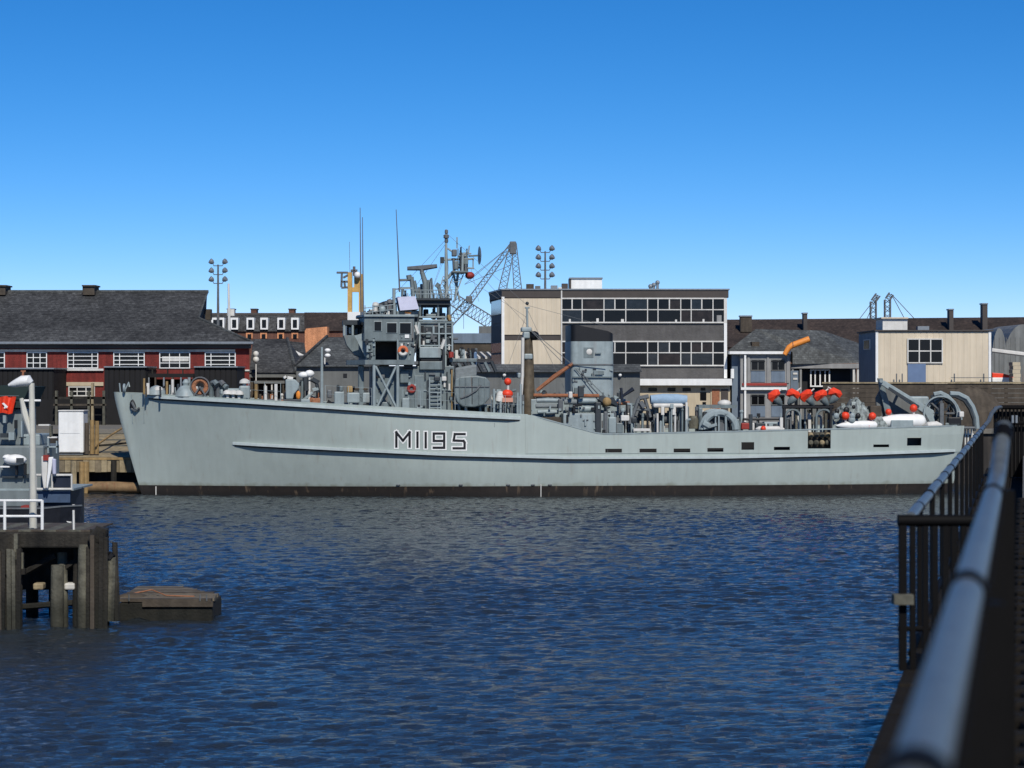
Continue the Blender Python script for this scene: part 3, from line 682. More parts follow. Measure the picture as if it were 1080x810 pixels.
# ---- boat beside the casing
bt = sthing('ships_boat', 'grey canvas-covered boat stowed just aft of the bridge ladder', 'boat', LP(498, 432, -2.9))
e = MB(); P = [(480, 400), (486, 397), (503, 396), (513, 398), (517, 403), (516.5, 420), (510, 427), (500, 429.5), (488, 429), (482, 424), (479, 413)]
spoly(e, P, -3.5, -2.5); spart(bt, e, 'hull', supg, bevel=.07)
e = MB(); spoly(e, [(480, 388), (503, 384), (503, 397), (492, 401), (480, 402)], -3.3, -2.6); spart(bt, e, 'canopy', canvas, bevel=.12)
for r_ in (.12, .22):
    e = MB(); e.torus(LP(497, 402.5, -3.32 - .02), r_, .035, 'y', 18, 6); spart(bt, e, 'rope_coil', lightg, smooth=True)
e = MB(); e.tube([LP(486, 420, -3.53), LP(494, 417, -3.56), LP(502, 412, -3.56), (LP(507, 406, -3.53))], .045, 6); spart(bt, e, 'grab_line', dsteel)
for px in (485, 491, 498, 505, 511):
    e = MB(); e.tube([LP(px, 398.5, -3.52), LP(px, 426, -3.52)], .025, 5); spart(bt, e, 'batten', supg if px % 2 else darkg)
e = MB(); e.tube([LP(480, 408, -3.53), LP(516, 408, -3.53)], .03, 5); spart(bt, e, 'lashing', dsteel)
for px in (484, 491, 506, 512):
    e = MB(); e.tube([LP(px, 427, -3.0), LP(px + 1, 438, -3.0)], .08, 6); spart(bt, e, 'cradle_leg', offw if px == 491 else supg)
house('boat_locker', timberd, 480, 430, 518, 438, -2.2)
e = MB(); e.tube([LP(475.8, 377, -2.5), LP(475.8, 371, -2.5)], .14, 8); top(e, 'marker_float', redd, 'dark red float lashed high on the rail behind the tower', 'float', smooth=True)
e = MB(); srect(e, 474, 378, 503, 382, -2.3, 2.0); sp(e, 'casing_top', supg, bevel=.04)
e = MB(); srect(e, 498, 371, 503, 386, -1.9, -1.2); sp(e, 'blue_ventilator', mat('blue_grey_vent', srgb(86, 112, 142), .5), bevel=.05)
for px in range(476, 520, 7):
    e = MB(); e.tube([LP(px, 383 - (px % 3), -2.2), LP(px + 5, 392, -2.2)], .1, 6); sp(e, 'casing_pipe', supg if px % 2 else darkg)
# marker buoys forward of the after mast
bu = sthing('marker_buoy', 'bright red double-ball marker buoy standing by the forecastle break', 'buoy', LP(535.5, 428, -3.2))
e = MB(); e.ball(LP(535.5, 402.5, -3.2), .2, 12, 8); spart(bu, e, 'topmark', red, smooth=True)
e = MB(); e.tube([LP(535.8, 405, -3.2), LP(535.8, 412, -3.2)], .07, 6); spart(bu, e, 'stem', offw)
e = MB(); e.ball(LP(535, 415.5, -3.2), .29, 12, 8, (1.1, 1, .85)); spart(bu, e, 'float', red, smooth=True)
e = MB(); srect(e, 530, 419.5, 541, 424, -3.4, -3.0); spart(bu, e, 'tray', mat('salmon_tray', srgb(196, 140, 118), .7))
e = MB()
for px in (531, 540): e.tube([LP(px, 424, -3.2), LP(px, 439, -3.2)], .05, 6)
spart(bu, e, 'stand', dsteel)
e = MB(); e.lathe([(.1, 0), (.26, .08), (.26, .5), (.2, .62), (.06, .66)], LP(526.5, 425, -3.1), (.25, 0, 1), 10); top(e, 'life_raft_canister', offw, 'small white canister leaning beside the red marker buoy', 'canister', smooth=True)
for px, y0 in ((521, 410), (546, 414), (549, 405), (528, 423)):
    e = MB(); e.tube([LP(px, y0, -3.3), LP(px, 438, -3.3)], .07, 6); sp(e, 'deck_post', lightg)
# ---- after mast with derrick
am = MB(); am.tube([LP(556.5, 347, -1.2), LP(557, 375, -1.2), LP(558, 445, -1.2)], [.22, .3, .36], 12); sp(am, 'after_mast', brownmast, smooth=True)
e = MB(); e.tube([LP(555.8, 324, -1.2), LP(556.2, 348, -1.2)], .06, 6); e.tube([LP(553.5, 324.5, -1.2), LP(558.5, 324.5, -1.2)], .05, 5); sp(e, 'after_topmast', lightg)
e = MB(); e.ball(LP(556, 320, -1.2), .1, 8, 6); sp(e, 'masthead_lamp', darkg, smooth=True)
e = MB(); e.ball(LP(563.5, 354, -1.4), .26, 12, 8); sp(e, 'anchor_ball', black, smooth=True)
for (p0, q0, p1, q1) in ((550, 345, 561, 350), (552, 350, 559, 357), (553, 373, 562, 379), (546, 393, 553, 399)):
    e = MB(); srect(e, p0, q0, p1, q1, -1.55, -.9); sp(e, 'mast_fitting', lightg, bevel=.07)
e = MB(); e.tube([LP(551.5, 356, -1.6), LP(551, 396, -1.6), LP(549, 425, -1.6)], .09, 6); sp(e, 'mast_pipe', offw)
e = MB(); e.tube([LP(566, 412, -1.4), LP(585, 397, -1.5), LP(604, 383.5, -1.6)], [.1, .14, .09], 8); sp(e, 'derrick_boom', varn, smooth=True)
e = MB(); e.tube([LP(563, 417, -1.4), LP(632, 417.5, -2.2)], .11, 8); sp(e, 'stowed_boom', varn, smooth=True)
e = MB(); e.tube([LP(647, 426, -2.2), LP(664, 425, -2.2)], .1, 8); sp(e, 'stowed_boom', varn, smooth=True)
e = MB(); 
for (p, q) in (((604, 384), (640, 384.5)), ((606, 388), (634, 419)), ((561, 350), (594, 383)), ((560, 348), (603, 384)), ((608, 388), (645, 425))): e.tube([LP(*p, -1.7), LP(*q, -1.9)], .025, 4)
sp(e, 'derrick_wire', dsteel)
# ---- funnel
fn_ = MB()
zf0, zf1, zf2 = LP(620, 440, -1.6).z, LP(620, 360, -1.6).z, LP(620, 343, -1.6).z
xf0, xf1 = LP(602, 400, -1.6).x, LP(647.5, 400, -1.6).x
def rrect(x0, x1, y0, y1, r, n=5):
    o = []
    for cx, cy, a0 in ((x1 - r, y1 - r, 0), (x0 + r, y1 - r, 90), (x0 + r, y0 + r, 180), (x1 - r, y0 + r, 270)):
        for i in range(n + 1): o.append((cx + r * math.cos(R(a0 + 90 * i / n)), cy + r * math.sin(R(a0 + 90 * i / n))))
    return o
fn_.slab(rrect(xf0, xf1, -1.6, 1.6, .3), zf0, zf1); fun = sp(fn_, 'funnel', lightg, smooth=True)
cp = MB(); pol = rrect(xf0 + .02, xf1 - .02, -1.58, 1.58, .3); n = len(pol); b0 = len(cp.v)
for (x, y) in pol: cp.v.append(Vector((x, y, zf1 + .002)))
for (x, y) in pol: cp.v.append(Vector((x, y, zf2 - .5 * max(0, (x - (xf1 - 1.0))) + .02)))
for i in range(n): cp.f.append((b0 + i, b0 + (i + 1) % n, b0 + n + (i + 1) % n, b0 + n + i))
cp.f.append(tuple(b0 + n + i for i in range(n))); sp(cp, 'funnel_cap', black, fun, smooth=True)
fb = MB(); fb.slab(rrect(xf0 - .03, xf1 + .03, -1.63, 1.63, .3), LP(620, 385.3, -1.6).z, LP(620, 383.8, -1.6).z); sp(fb, 'funnel_band', dsteel, fun)
cr = MB(); cr.lathe([(.16, 0), (.16, .03), (.1, .05), (.02, .06)], LP(621.5, 371, -1.6), (0, -1, 0), 16); sp(cr, 'funnel_crest', offw, fun)
cr = MB(); srect(cr, 615.5, 366.5, 626, 377.5, -1.612, -1.598); sp(cr, 'crest_board', supg, fun)
for (p0, q0, p1, q1) in ((626, 391, 636, 395), (604, 397, 646, 398.3), (606, 409, 612, 419), (628, 372, 634, 373.2)):
    e = MB(); srect(e, p0, q0, p1, q1, -1.72, -1.59); sp(e, 'funnel_rung', supg, fun)
# ---- midships lockers and gear between funnel and sweep deck
house('after_deckhouse', lightg, 594, 436, 648, 470, -2.9)
house('casing_side', lightg, 560, 421, 660, 440, -1.6)
for i, (p0, p1, q0, q1) in enumerate(((566, 590, 420, 425), (565, 591, 426, 431), (567, 589, 432, 437), (595, 608, 421, 427), (610, 628, 420, 426), (596, 609, 429, 435), (611, 629, 428, 435))):
    e = MB(); r_ = (q1 - q0) * .026; e.tube([LP(p0, (q0 + q1) / 2, -2.6), LP((p0 + p1) / 2, (q0 + q1) / 2 - .4, -2.6), LP(p1, (q0 + q1) / 2, -2.6)], [r_ * .9, r_, r_ * .9], 10)
    sp(e, 'rolled_canvas', canvas if i % 2 else lightg, smooth=True)
for (p0, q0, p1, q1, m_) in ((628, 424, 634, 457, darkg), (637, 434, 641, 457, dsteel), (655, 438, 664, 444, offw), (642, 440, 650, 457, lightg), (589, 421, 594, 434, dsteel), (650, 446, 657, 457, supg), (604, 427, 607, 436, black), (571, 440, 592, 455, timberd), (600, 413, 604, 420, offw), (610, 407, 616, 419, darkg)):
    e = MB(); srect(e, p0, q0, p1, q1, -3.05, -2.7); sp(e, 'deck_locker', m_, bevel=.05)
e = MB(); e.tube([LP(632, 420, -2.5), LP(638, 424, -2.5), LP(646, 424, -2.5), LP(651, 428, -2.5)], [.2, .3, .25, .1], 8); sp(e, 'tarpaulin_bundle', darkg, smooth=True)
e = MB(); e.ball(LP(640, 424, -2.7), .26, 10, 8); sp(e, 'fender_ball', timbero, smooth=True)
e = MB(); e.tube([LP(655, 419, -2), LP(668, 410, -2)], [.06, .12], 6); e.tube([LP(656, 423, -2.3), LP(655, 409, -2.3)], .08, 6); sp(e, 'gantry_bracket', navyb)
# davit frame
e = MB()
for (p, q, r_) in (((664, 447, -3), (674, 420, -3), .12), ((674, 420, -3), (684, 418, -3), .12), ((686, 440, -3), (680, 420, -3), .1), ((670, 432, -3), (684, 432, -3), .08), ((678, 428, -2), (672, 446, -2), .12), ((664, 440, -2), (688, 442, -2), .1), ((675, 424, -3.1), (679, 430, -3.1), .16)):
    e.tube([LP(*p), LP(*q)], r_, 6)
sp(e, 'davit_frame', dsteel, kind='stuff')
e = MB(); srect(e, 666, 440, 672, 446, -3.2, -2.6); srect(e, 674, 436, 688, 444, -2.4, -1.8); sp(e, 'davit_winch', darkg, bevel=.06)
e = MB(); srect(e, 668, 452, 686, 455, -3.5, -3.1); sp(e, 'white_plank', offw, bevel=.03)
wd = sthing('covered_sweep_winch', 'sweep winch under a pale blue-grey canvas hood with white legs', 'winch', LP(704, 462, -2.6))
e = MB(); e.tube([LP(686, 421.5, -2.8), LP(700, 420.8, -2.8), LP(714, 421, -2.8), LP(724, 422, -2.8)], [.28, .33, .33, .3], 12, True, .9); spart(wd, e, 'hood', mat('blue_grey_canvas', srgb(140, 164, 184), .85, .1, 4), smooth=True)
e = MB(); srect(e, 689, 425.5, 721, 430, -3.3, -2.4); spart(wd, e, 'bar', offw, bevel=.1)
for px in (699, 711):
    e = MB(); srect(e, px - 1.6, 429, px + 1.6, 437.5, -3.3, -3.15); spart(wd, e, 'white_strap', offw)
for px in (693.5, 712):
    e = MB(); e.tube([LP(px, 436, -3.2), LP(px, 458, -3.2)], .06, 6); spart(wd, e, 'leg', offw)
e = MB(); e.lathe([(.5, -.9), (.5, -.8), (.3, -.78), (.3, .78), (.5, .8), (.5, .9)], LP(705, 441, -2.4), (1, 0, 0), 14); spart(wd, e, 'drum', dsteel)
for px in (690, 716, 722):
    e = MB(); srect(e, px, 428, px + 5, 458, -2.9, -1.8); spart(wd, e, 'side_frame', supg, bevel=.1)
e = MB(); e.lathe([(.28, 0), (.3, .5), (.2, .7)], LP(731, 452, -2.6), (0, 0, 1), 10); sp(e, 'mooring_bollard', timberg, smooth=True)
# cable reel with its arched guard
cr_ = sthing('cable_reel', 'big half-round grey sweep cable reel with dark open centre', 'cable reel', LP(757, 465, -2.6))
c0 = LP(758, 453, -3)
e = MB(); 
for yy in (-3.1, -1.6): e.torus((c0.x, yy, c0.z), .92, .22, 'y', 24, 8, 0, 180)
spart(cr_, e, 'arched_guard', lightg, smooth=True)
e = MB(); e.lathe([(.85, 0), (.85, 1.3)], (c0.x, -3.0, c0.z), (0, 1, 0), 20); spart(cr_, e, 'drum', darkg, smooth=True)
e = MB(); e.lathe([(.42, 0), (.42, .12)], (c0.x, -3.14, c0.z), (0, 1, 0), 16); spart(cr_, e, 'hub', dsteel, smooth=True)
e = MB(); srect(e, 737, 427, 777, 430.5, -1.5, -.6); spart(cr_, e, 'shelf', supg)
e = MB(); srect(e, 737, 430, 741, 462, -2.8, -1.5); spart(cr_, e, 'side_support', supg, bevel=.05); e = MB(); srect(e, 774, 442, 780, 462, -2.9, -1.6); spart(cr_, e, 'side_support', supg, bevel=.05)
e = MB(); e.tube([LP(741, 446, -3.3), LP(748, 450, -3.3)], .2, 8); e.tube([LP(742, 452, -3.3), LP(756, 448, -3.3)], .1, 6); spart(cr_, e, 'brake_gear', lightg)
e = MB(); e.ball(LP(764, 425.5, -1.2), .3, 10, 8, (1.3, 1, .7)); top(e, 'canvas_bundle', offw, 'white bundle lying on the shelf over the cable reel', 'bundle', smooth=True)
for (p0, q0, p1, q1, m_) in ((782, 446, 791, 453, redd), (792, 446, 796, 454, offw), (797, 446, 812, 455, darkg), (784, 441, 826, 443.5, black), (806, 445, 824, 456, lightg)):
    e = MB(); srect(e, p0, q0, p1, q1, -2.9, -2.3); sp(e, 'deck_chest', m_, bevel=.05)
e = MB(); e.lathe([(.03, -.8), (.16, -.6), (.16, .5), (.05, .8)], LP(812, 452.5, -3.2), (1, 0, 0), 10); top(e, 'sweep_float', offw, 'small white float behind the bulwark before the buoy rack', 'float', smooth=True)
e = MB(); e.ball(LP(805, 452, -3.4), .15, 10, 8); top(e, 'marker_ball', red, 'small red ball beside the small white float', 'float', smooth=True)
# dan buoy rack
rk = sthing('buoy_rack', 'black steel rack with arched ends holding five red dan buoys', 'rack', LP(852, 470, -2.6))
for px in (827, 876):
    e = MB(); e.tube([LP(px, 427, -3), LP(px, 462, -3)], .1, 6); e.tube([LP(px, 427, -1.4), LP(px, 462, -1.4)], .1, 6); spart(rk, e, 'post', black)
e = MB(); e.tube([LP(825, 429, -3), LP(879, 429, -3)], .11, 6); e.tube([LP(825, 429, -1.4), LP(879, 429, -1.4)], .11, 6); spart(rk, e, 'beam', black)
for px in (836, 869):
    e = MB(); e.torus(LP(px, 440, -3), .42, .07, 'y', 14, 6, 0, 180); c1 = LP(px, 440, -3)
    for s in (-.42, .42): e.tube([(c1.x + s, -3, c1.z), (c1.x + s, -3, c1.z - 1.0)], .07, 6)
    spart(rk, e, 'arch', supg, smooth=True)
for i, px in enumerate((843, 849, 856, 862, 834, 871)):
    e = MB(); e.tube([LP(px, 430, -2.2), LP(px + (i % 3 - 1), 462, -2.2)], .05, 6); spart(rk, e, 'stowed_pole', (dsteel, lightg, timberg)[i % 3])
words = ['foremost', 'second from the bow', 'middle', 'second from the stern', 'sternmost']
for i, (px, py, tx) in enumerate(((817, 417, 828), (837, 416, 828), (851, 417, 860), (866, 417, 872), (881, 415, 872))):
    bo = sthing('dan_buoy', f'red cone-topped dan buoy lashed on the black rack, {words[i]} of five', 'buoy', LP(px, 428, -3.0), 'dan buoys on the rack')
    s = .34; c1 = LP(px, py, -3.1); e = MB()
    pts = [(-.3, -.3), (-.36, .05), (-.22, .32), (.18, .34), (.34, .18), (.3, -.12), (.02, -.26)]
    ang = random.choice((-.5, .35, .6, -.3)); n = len(pts); pts = [(x * 1.08, z * .8) for x, z in pts]; b0 = len(e.v)
    pts = [(x * math.cos(ang) - z * math.sin(ang), x * math.sin(ang) + z * math.cos(ang)) for x, z in pts]
    e.v += [c1 + Vector((x, 0, z)) for x, z in pts] + [c1 + Vector((x * .9, .55, z * .9)) for x, z in pts] + [c1 + Vector((random.uniform(-.05, .05), -.28, random.uniform(-.05, .1)))]
    for k in range(n):
        k2 = (k + 1) % n; e.f.append((b0 + 2 * n, b0 + k2, b0 + k)); e.f.append((b0 + k, b0 + k2, b0 + n + k2, b0 + n + k))
    e.f.append(tuple(b0 + n + k for k in range(n))); spart(bo, e, 'float', red)
    e = MB(); e.lathe([(.18, 0), (.22, .12), (.17, .36), (.06, .55)], c1 + Vector((.05, -.05, -.15)), (.5 * (1 if tx > px else -1), .2, -.55), 10); spart(bo, e, 'ballast_body', supg, smooth=True)
    e = MB(); e.tube([c1 + Vector((.1, .1, .1)), c1 + Vector((.5 if i < 4 else -.3, .5, .35))], .04, 5); spart(bo, e, 'pole', offw)
# heap of sweep gear
def lumps(n, x0, x1, y0, y1, zf, m, name, label, cat):
    e = MB()
    for i in range(n):
        px = random.uniform(x0, x1); t = (px - x0) / (x1 - x0); py = random.uniform(zf(t), 447); r_ = random.uniform(.14, .3)
        c1 = LP(px, py, random.uniform(y0, y1)); k = len(e.v)
        e.ball(c1, r_, 7, 5, (random.uniform(.6, 1.5), 1, random.uniform(.6, 1.2)))
        for q in range(k, len(e.v)): e.v[q] += Vector((random.uniform(-.05, .05), random.uniform(-.05, .05), random.uniform(-.05, .05)))
    return top(e, name, m, label, cat)
netm = mat('mottled_netting', srgb(128, 136, 134), .95, .85, 4.2, bump=.8, bscale=12)
mo = MB(); r2 = random.Random(5); nx_, ny_ = 30, 12; x0m, x1m = LP(871, 440, -2.2).x, LP(936, 440, -2.2).x
for j in range(ny_ + 1):
    for i in range(nx_ + 1):
        u, v = i / nx_, j / ny_; hgt = (math.sin(math.pi * u) ** .22) * (math.sin(math.pi * v) ** .3) * (1.95 + .25 * math.sin(u * 8 + 4) + .2 * math.sin(u * 23 + v * 5))
        mo.v.append(Vector((lerp(x0m, x1m, u) + r2.uniform(-.07, .07), lerp(-3.1, -.8, v) + r2.uniform(-.1, .1), 2.9 + max(0, hgt + r2.uniform(-.12, .12)))))
for j in range(ny_):
    for i in range(nx_):
        a_ = j * (nx_ + 1) + i; mo.f.append((a_, a_ + 1, a_ + nx_ + 2, a_ + nx_ + 1))
top(mo, 'net_heap', netm, 'lumpy mottled grey heap of nets and sweep gear aft of the buoy rack', 'netting', smooth=True)
gp = sthing('float_pile', 'pile of dark floats lying among the grey nets', 'gear', LP(895, 447, -3.2))
for i in range(9):
    px, py = random.uniform(880, 915), random.uniform(428, 447)
    e = MB(); e.ball(LP(px, py, -3.1 - random.uniform(0, .15)), random.uniform(.1, .2), 8, 6, (1, .6, 1.1)); spart(gp, e, 'float', black if i % 3 else lightg, smooth=True)
# oropesa floats
def oropesa(px0, px1, py, r_, yl, label, balls, fin=True):
    o = sthing('sweep_float', label, 'float', LP((px0 + px1) / 2, py, yl)); a = LP(px0, py, yl); c = LP(px1, py - .5, yl); Lg = (c - a).length
    e = MB(); e.lathe([(.03, 0), (r_ * .55, Lg * .12), (r_ * .9, Lg * .3), (r_, Lg * .5), (r_, Lg * .85), (r_ * .85, Lg * .95), (r_ * .4, Lg)], a, c - a, 14); spart(o, e, 'body', white, smooth=True)
    if fin: 
        m1 = a.lerp(c, .55); e = MB(); e.box(m1.x - .75, m1.x + .5, yl - r_ - .05, yl - r_ + .02, m1.z - .45, m1.z + .1); spart(o, e, 'saddle', lightg, bevel=.04)
    for bx2, by2, rr in balls:
        e = MB(); e.ball(LP(bx2, by2, yl - .1), rr, 12, 8); bl = spart(o, e, 'marker_ball', red, smooth=True)
        e = MB(); e.tube([LP(bx2, by2 + 2, yl - .1), LP(bx2 + .5, py, yl - .05)], .07, 6); spart(o, e, 'stalk', offw)
oropesa(922, 976, 445, .42, -2.5, 'large white torpedo-shaped sweep float with red balls near the stern', [(937, 434.5, .18), (963.5, 430.5, .22)])
oropesa(882, 925, 449, .26, -3.0, 'slim white sweep float with small red balls beside the netting heap', [(891.5, 438.5, .24), (920, 439, .22), (916, 449, .16)], False)
e = MB(); e.lathe([(.02, 0), (.2, .15), (.22, .7), (.05, 1.0)], LP(975, 449, -3.0), (1, 0, .05), 10); top(e, 'sweep_float', offw, 'short white float at the foot of the stern gantry', 'float', smooth=True)
# stern gantry arms
ga = sthing('stern_gantry', 'grey stern gantry of two long sloping tapered arms', 'gantry', LP(975, 452, -1.5))
for yy in (-2.0, -.2):
    e = MB(); spoly(e, [(928, 400), (934, 402), (985, 433), (986.5, 445), (981, 446), (976, 437), (936, 410), (928, 405)], yy - .1, yy + .1); spart(ga, e, 'arm', lightg, bevel=.04)
e = MB(); spoly(e, [(926, 399), (931, 399), (933, 408), (942, 440), (936, 446), (929, 415)], -1.4, -1.2); spart(ga, e, 'post', supg)
e = MB(); spoly(e, [(931, 406), (960, 424), (980, 446), (926, 446), (924, 420)], -1.1, -.9); spart(ga, e, 'plate', greyr)
e = MB(); spoly(e, [(938, 408), (970, 428), (969, 430), (937, 411)], -2.16, -2.1); spart(ga, e, 'channel', darkg)
e = MB(); srect(e, 960, 418, 980, 428, -.1, .8); spart(ga, e, 'winch_box', lightg, bevel=.1)
e = MB(); e.tube([LP(929.5, 402, -2.2), LP(929.5, 402, 0)], .1, 6); e.tube([LP(948, 413, -2.1), LP(948, 413, -.2)], .08, 6); spart(ga, e, 'cross_bar', lightg)
# kite/otter wheel and curved stern davits
ow = sthing('sweep_kite', 'dark grey spoked sweep kite stacked at the stern', 'kite', LP(997, 452, -2.2))
c1 = LP(994, 436, -2.2)
for k in range(5):
    e = MB(); e.torus(c1 + Vector((.12 * k - .1, .18 * k, 0)), .95 - .04 * k, .05, 'y', 22, 6); spart(ow, e, 'ring', dsteel if k % 2 else lightg, smooth=True)
for k in range(8):
    a = k * math.pi / 4; e = MB(); e.tube([c1, c1 + Vector((math.cos(a) * .9, .3, math.sin(a) * .9))], .07, 5); spart(ow, e, 'spoke', darkg if k % 2 else dsteel)
for i, (A, nm) in enumerate((([(985, 416), (992, 414.5), (999, 418), (1006, 425), (1011, 434), (1013, 443)], 'inner'), ([(1002, 415), (1011, 415.5), (1020, 420), (1026, 429), (1030, 440), (1031, 452)], 'outer'))):
    da = sthing('stern_davit', f'{nm} curved grey davit arm hooking over the stern', 'davit', LP(*A[-1], -1.8), 'curved davits at the stern')
    e = MB(); e.tube([LP(x, y, -1.8) for x, y in A], .1, 6, True, 1.3); spart(da, e, 'arm', lightg, smooth=True)
    e = MB(); e.tube([LP(x - 3.2, y + 2.6, -1.72) for x, y in A], .09, 6); spart(da, e, 'inner_web', darkg)
for (p0, q0, p1, q1, m_) in ((1000, 440, 1014, 450, black), (1012, 434, 1017, 440, offw), (984, 446, 1013, 452, supg), (918, 428, 930, 446, timberd), (1015.5, 450, 1029, 452.5, dsteel)):
    e = MB(); srect(e, p0, q0, p1, q1, -2.6, -1.9); sp(e, 'stern_fitting', m_, bevel=.05)
e = MB()
for px in (1018, 1021, 1025): e.tube([LP(px, 452, -2.0), LP(px, 471, -2.0)], .05, 6)
e.tube([LP(1016.5, 458, -2.0), LP(1027, 458, -2.0)], .04, 5); sp(e, 'stern_rail', offw)
for a0, a1 in ((632, 700), (704, 768), (776, 800), (806, 846), (915, 945), (952, 985)):
    e = MB(); srect(e, a0, 462, a1, 481, -3.0, -2.5); sp(e, 'port_shade_box', black)  # black boxes added behind the freeing ports, standing in for deck shade
e = MB(); srect(e, 851, 456, 878, 474, -3.2, -2.6); sp(e, 'gear_behind_port', timberd)
for i in range(8):
    e = MB(); e.ball(LP(855 + (i % 4) * 6, 459 + 8 * (i // 4), -3.5), .16, 8, 6); sp(e, 'stowed_float', timberg if i % 3 else timber, smooth=True)
# ---- forecastle fittings
def fpost(px, y0, r_, m_, nm, yl=-1.5, y1=None):
    p = LP(px, 420, yl); e = MB(); e.tube([LP(px, y0, yl), Vector((p.x, yl, DK(p.x) - .02))], r_, 8); return sp(e, nm, m_, smooth=True)
def onfd(px, yl): p = LP(px, 420, yl); return Vector((p.x, yl, DK(p.x) - .02))
def mush(px, yl, s, m_): 
    e = MB(); e.lathe([(.1 * s, 0), (.1 * s, .25 * s), (.3 * s, .28 * s), (.27 * s, .42 * s), (.12 * s, .52 * s), (.01, .54 * s)], onfd(px, yl), seg=12); return sp(e, 'mushroom_vent', m_, smooth=True)
e = MB(); e.lathe([(.55, 0), (.5, .2), (.35, .35), (.3, .42), (.05, .52)], onfd(165, -1), seg=12); sp(e, 'capstan', lightg, smooth=True)
mush(167, -1.2, .9, offw)
e = MB(); e.lathe([(.62, 0), (.5, .3), (.3, .55), (.16, .6), (.2, .75), (.1, .92), (.01, .95)], onfd(196, -1.6), seg=14); sp(e, 'ventilator', lightg, smooth=True)
hr = sthing('rope_reel', 'rust-brown rope reel standing on the forecastle', 'rope reel', onfd(211, -1.8))
c1 = onfd(211, -1.8) + Vector((0, 0, .58))
e = MB(); e.torus(c1, .36, .15, 'y', 22, 8); spart(hr, e, 'rope', rope, smooth=True)
for dy in (-.2, .2):
    e = MB(); e.torus(c1 + Vector((0, dy, 0)), .5, .04, 'y', 22, 6); spart(hr, e, 'rim', dsteel, smooth=True)
e = MB()
for s in (-.35, .35): e.tube([c1 + Vector((0, -.26, 0)), c1 + Vector((s, -.26, -.58))], .05, 6); e.tube([c1 + Vector((0, .26, 0)), c1 + Vector((s, .26, -.58))], .05, 6)
spart(hr, e, 'stand', dsteel)
for px, y0, r_, m_ in ((152, 399, .06, timbero), (156, 404, .09, offw), (176, 402, .07, timbero), (182, 400, .08, offw), (200, 398, .05, lightg), (183, 414, .1, dsteel)): fpost(px, y0, r_, m_, 'deck_stanchion')
for px, s in ((223, 1), (230, 1), (233, .8)):
    c1 = onfd(px, -1.7); e = MB(); e.tube([c1, c1 + Vector((0, 0, .65 * s)), c1 + Vector((.05, -.08, .8 * s)), c1 + Vector((.2, -.25, .84 * s)), c1 + Vector((.32, -.34, .7 * s))], [.14, .14, .15, .16, .17], 8); sp(e, 'gooseneck_vent', supg if px != 230 else dsteel, smooth=True)
wi = MB(); c1 = onfd(245, -1.6); wi.lathe([(.2, -.7), (.34, -.6), (.34, -.5), (.2, -.48), (.2, .48), (.34, .5), (.34, .6), (.2, .7)], c1 + Vector((0, 0, .38)), (1, 0, 0), 12); wi.box(c1.x - .5, c1.x + .5, -1.9, -1.3, c1.z - .05, c1.z + .35); sp(wi, 'anchor_windlass', lightg)
for px in (240, 246, 252): mush(px, -2.2, .9, offw)
e = MB(); c1 = onfd(258, -1.8); e.box(c1.x - .3, c1.x + .3, -2.1, -1.5, c1.z, c1.z + .75); sp(e, 'deck_box', lightg, bevel=.1)
mush(258, -1.8, 1.0, offw).location.z += .6
for px in (270, 280, 291):
    fpost(px, 405 if px != 280 else 407, .09, offw if px != 270 else timbero, 'bollard_post', -2.6)
e = MB(); c1 = onfd(285, -2.2); e.box(c1.x - .75, c1.x + .75, -2.5, -1.9, c1.z, c1.z + .1); sp(e, 'bollard_base', dsteel)
e = MB(); spoly(e, [(301, 400), (311, 400), (316, 405), (315, 410), (310, 416), (309, 421), (301.5, 421)], -2.6, -1.4); sp(e, 'gun_shield', lightg, bevel=.06)
e = MB(); e.tube([LP(301, 399, -2), LP(299.5, 397, -2)], .1, 6); e.tube([LP(303, 398.6, -2), LP(309, 399.6, -2)], .1, 6); sp(e, 'sight_cover', offw)
e = MB(); e.ball(LP(314.5, 417, -2.4), .17, 8, 6, (.8, 1, 1.5)); sp(e, 'canvas_bag', orange, smooth=True)
gu = MB(); gu.tube([LP(318, 396, -1.8), LP(330, 394, -1.8)], .11, 8); sp(gu, 'canvas_cover', white, smooth=True)
e = MB(); e.ball(LP(320, 395.5, -1.9), .22, 10, 6, (1.3, 1, .8)); e.ball(LP(326.5, 394, -1.9), .22, 10, 6, (1.2, 1, .9)); sp(e, 'white_cover', white, smooth=True)
for (p, q, r_, m_) in (((319, 402), (318, 424), .09, supg), ((326.5, 397), (326, 424), .07, offw), ((322, 398), (323, 412), .17, darkg), ((329, 400), (336, 404), .14, darkg), ((318, 424), (330, 414), .09, lightg), ((330, 412), (336, 410), .13, lightg), ((334, 405), (337, 420), .1, darkg), ((316, 402), (331, 401), .08, darkg)):
    e = MB(); e.tube([LP(*p, -1.9), LP(*q, -1.9)], r_, 7); sp(e, 'gun_mounting', m_)
for (p0, q0, p1, q1, m_) in ((317, 421, 327, 428, lightg), (329, 420, 341, 427, rope), (298, 421, 318, 425, darkg), (296, 421.5, 304, 424, rope), (331, 425, 336, 430, offw)):
    e = MB(); srect(e, p0, q0, p1, q1, -2.6, -1.6); sp(e, 'mounting_base', m_, bevel=.06)
e = MB(); e.tube([LP(339.5, 366, -2.6), LP(339.5, 431, -2.6)], [.06, .1], 8); sp(e, 'derrick_post', lightg, smooth=True)
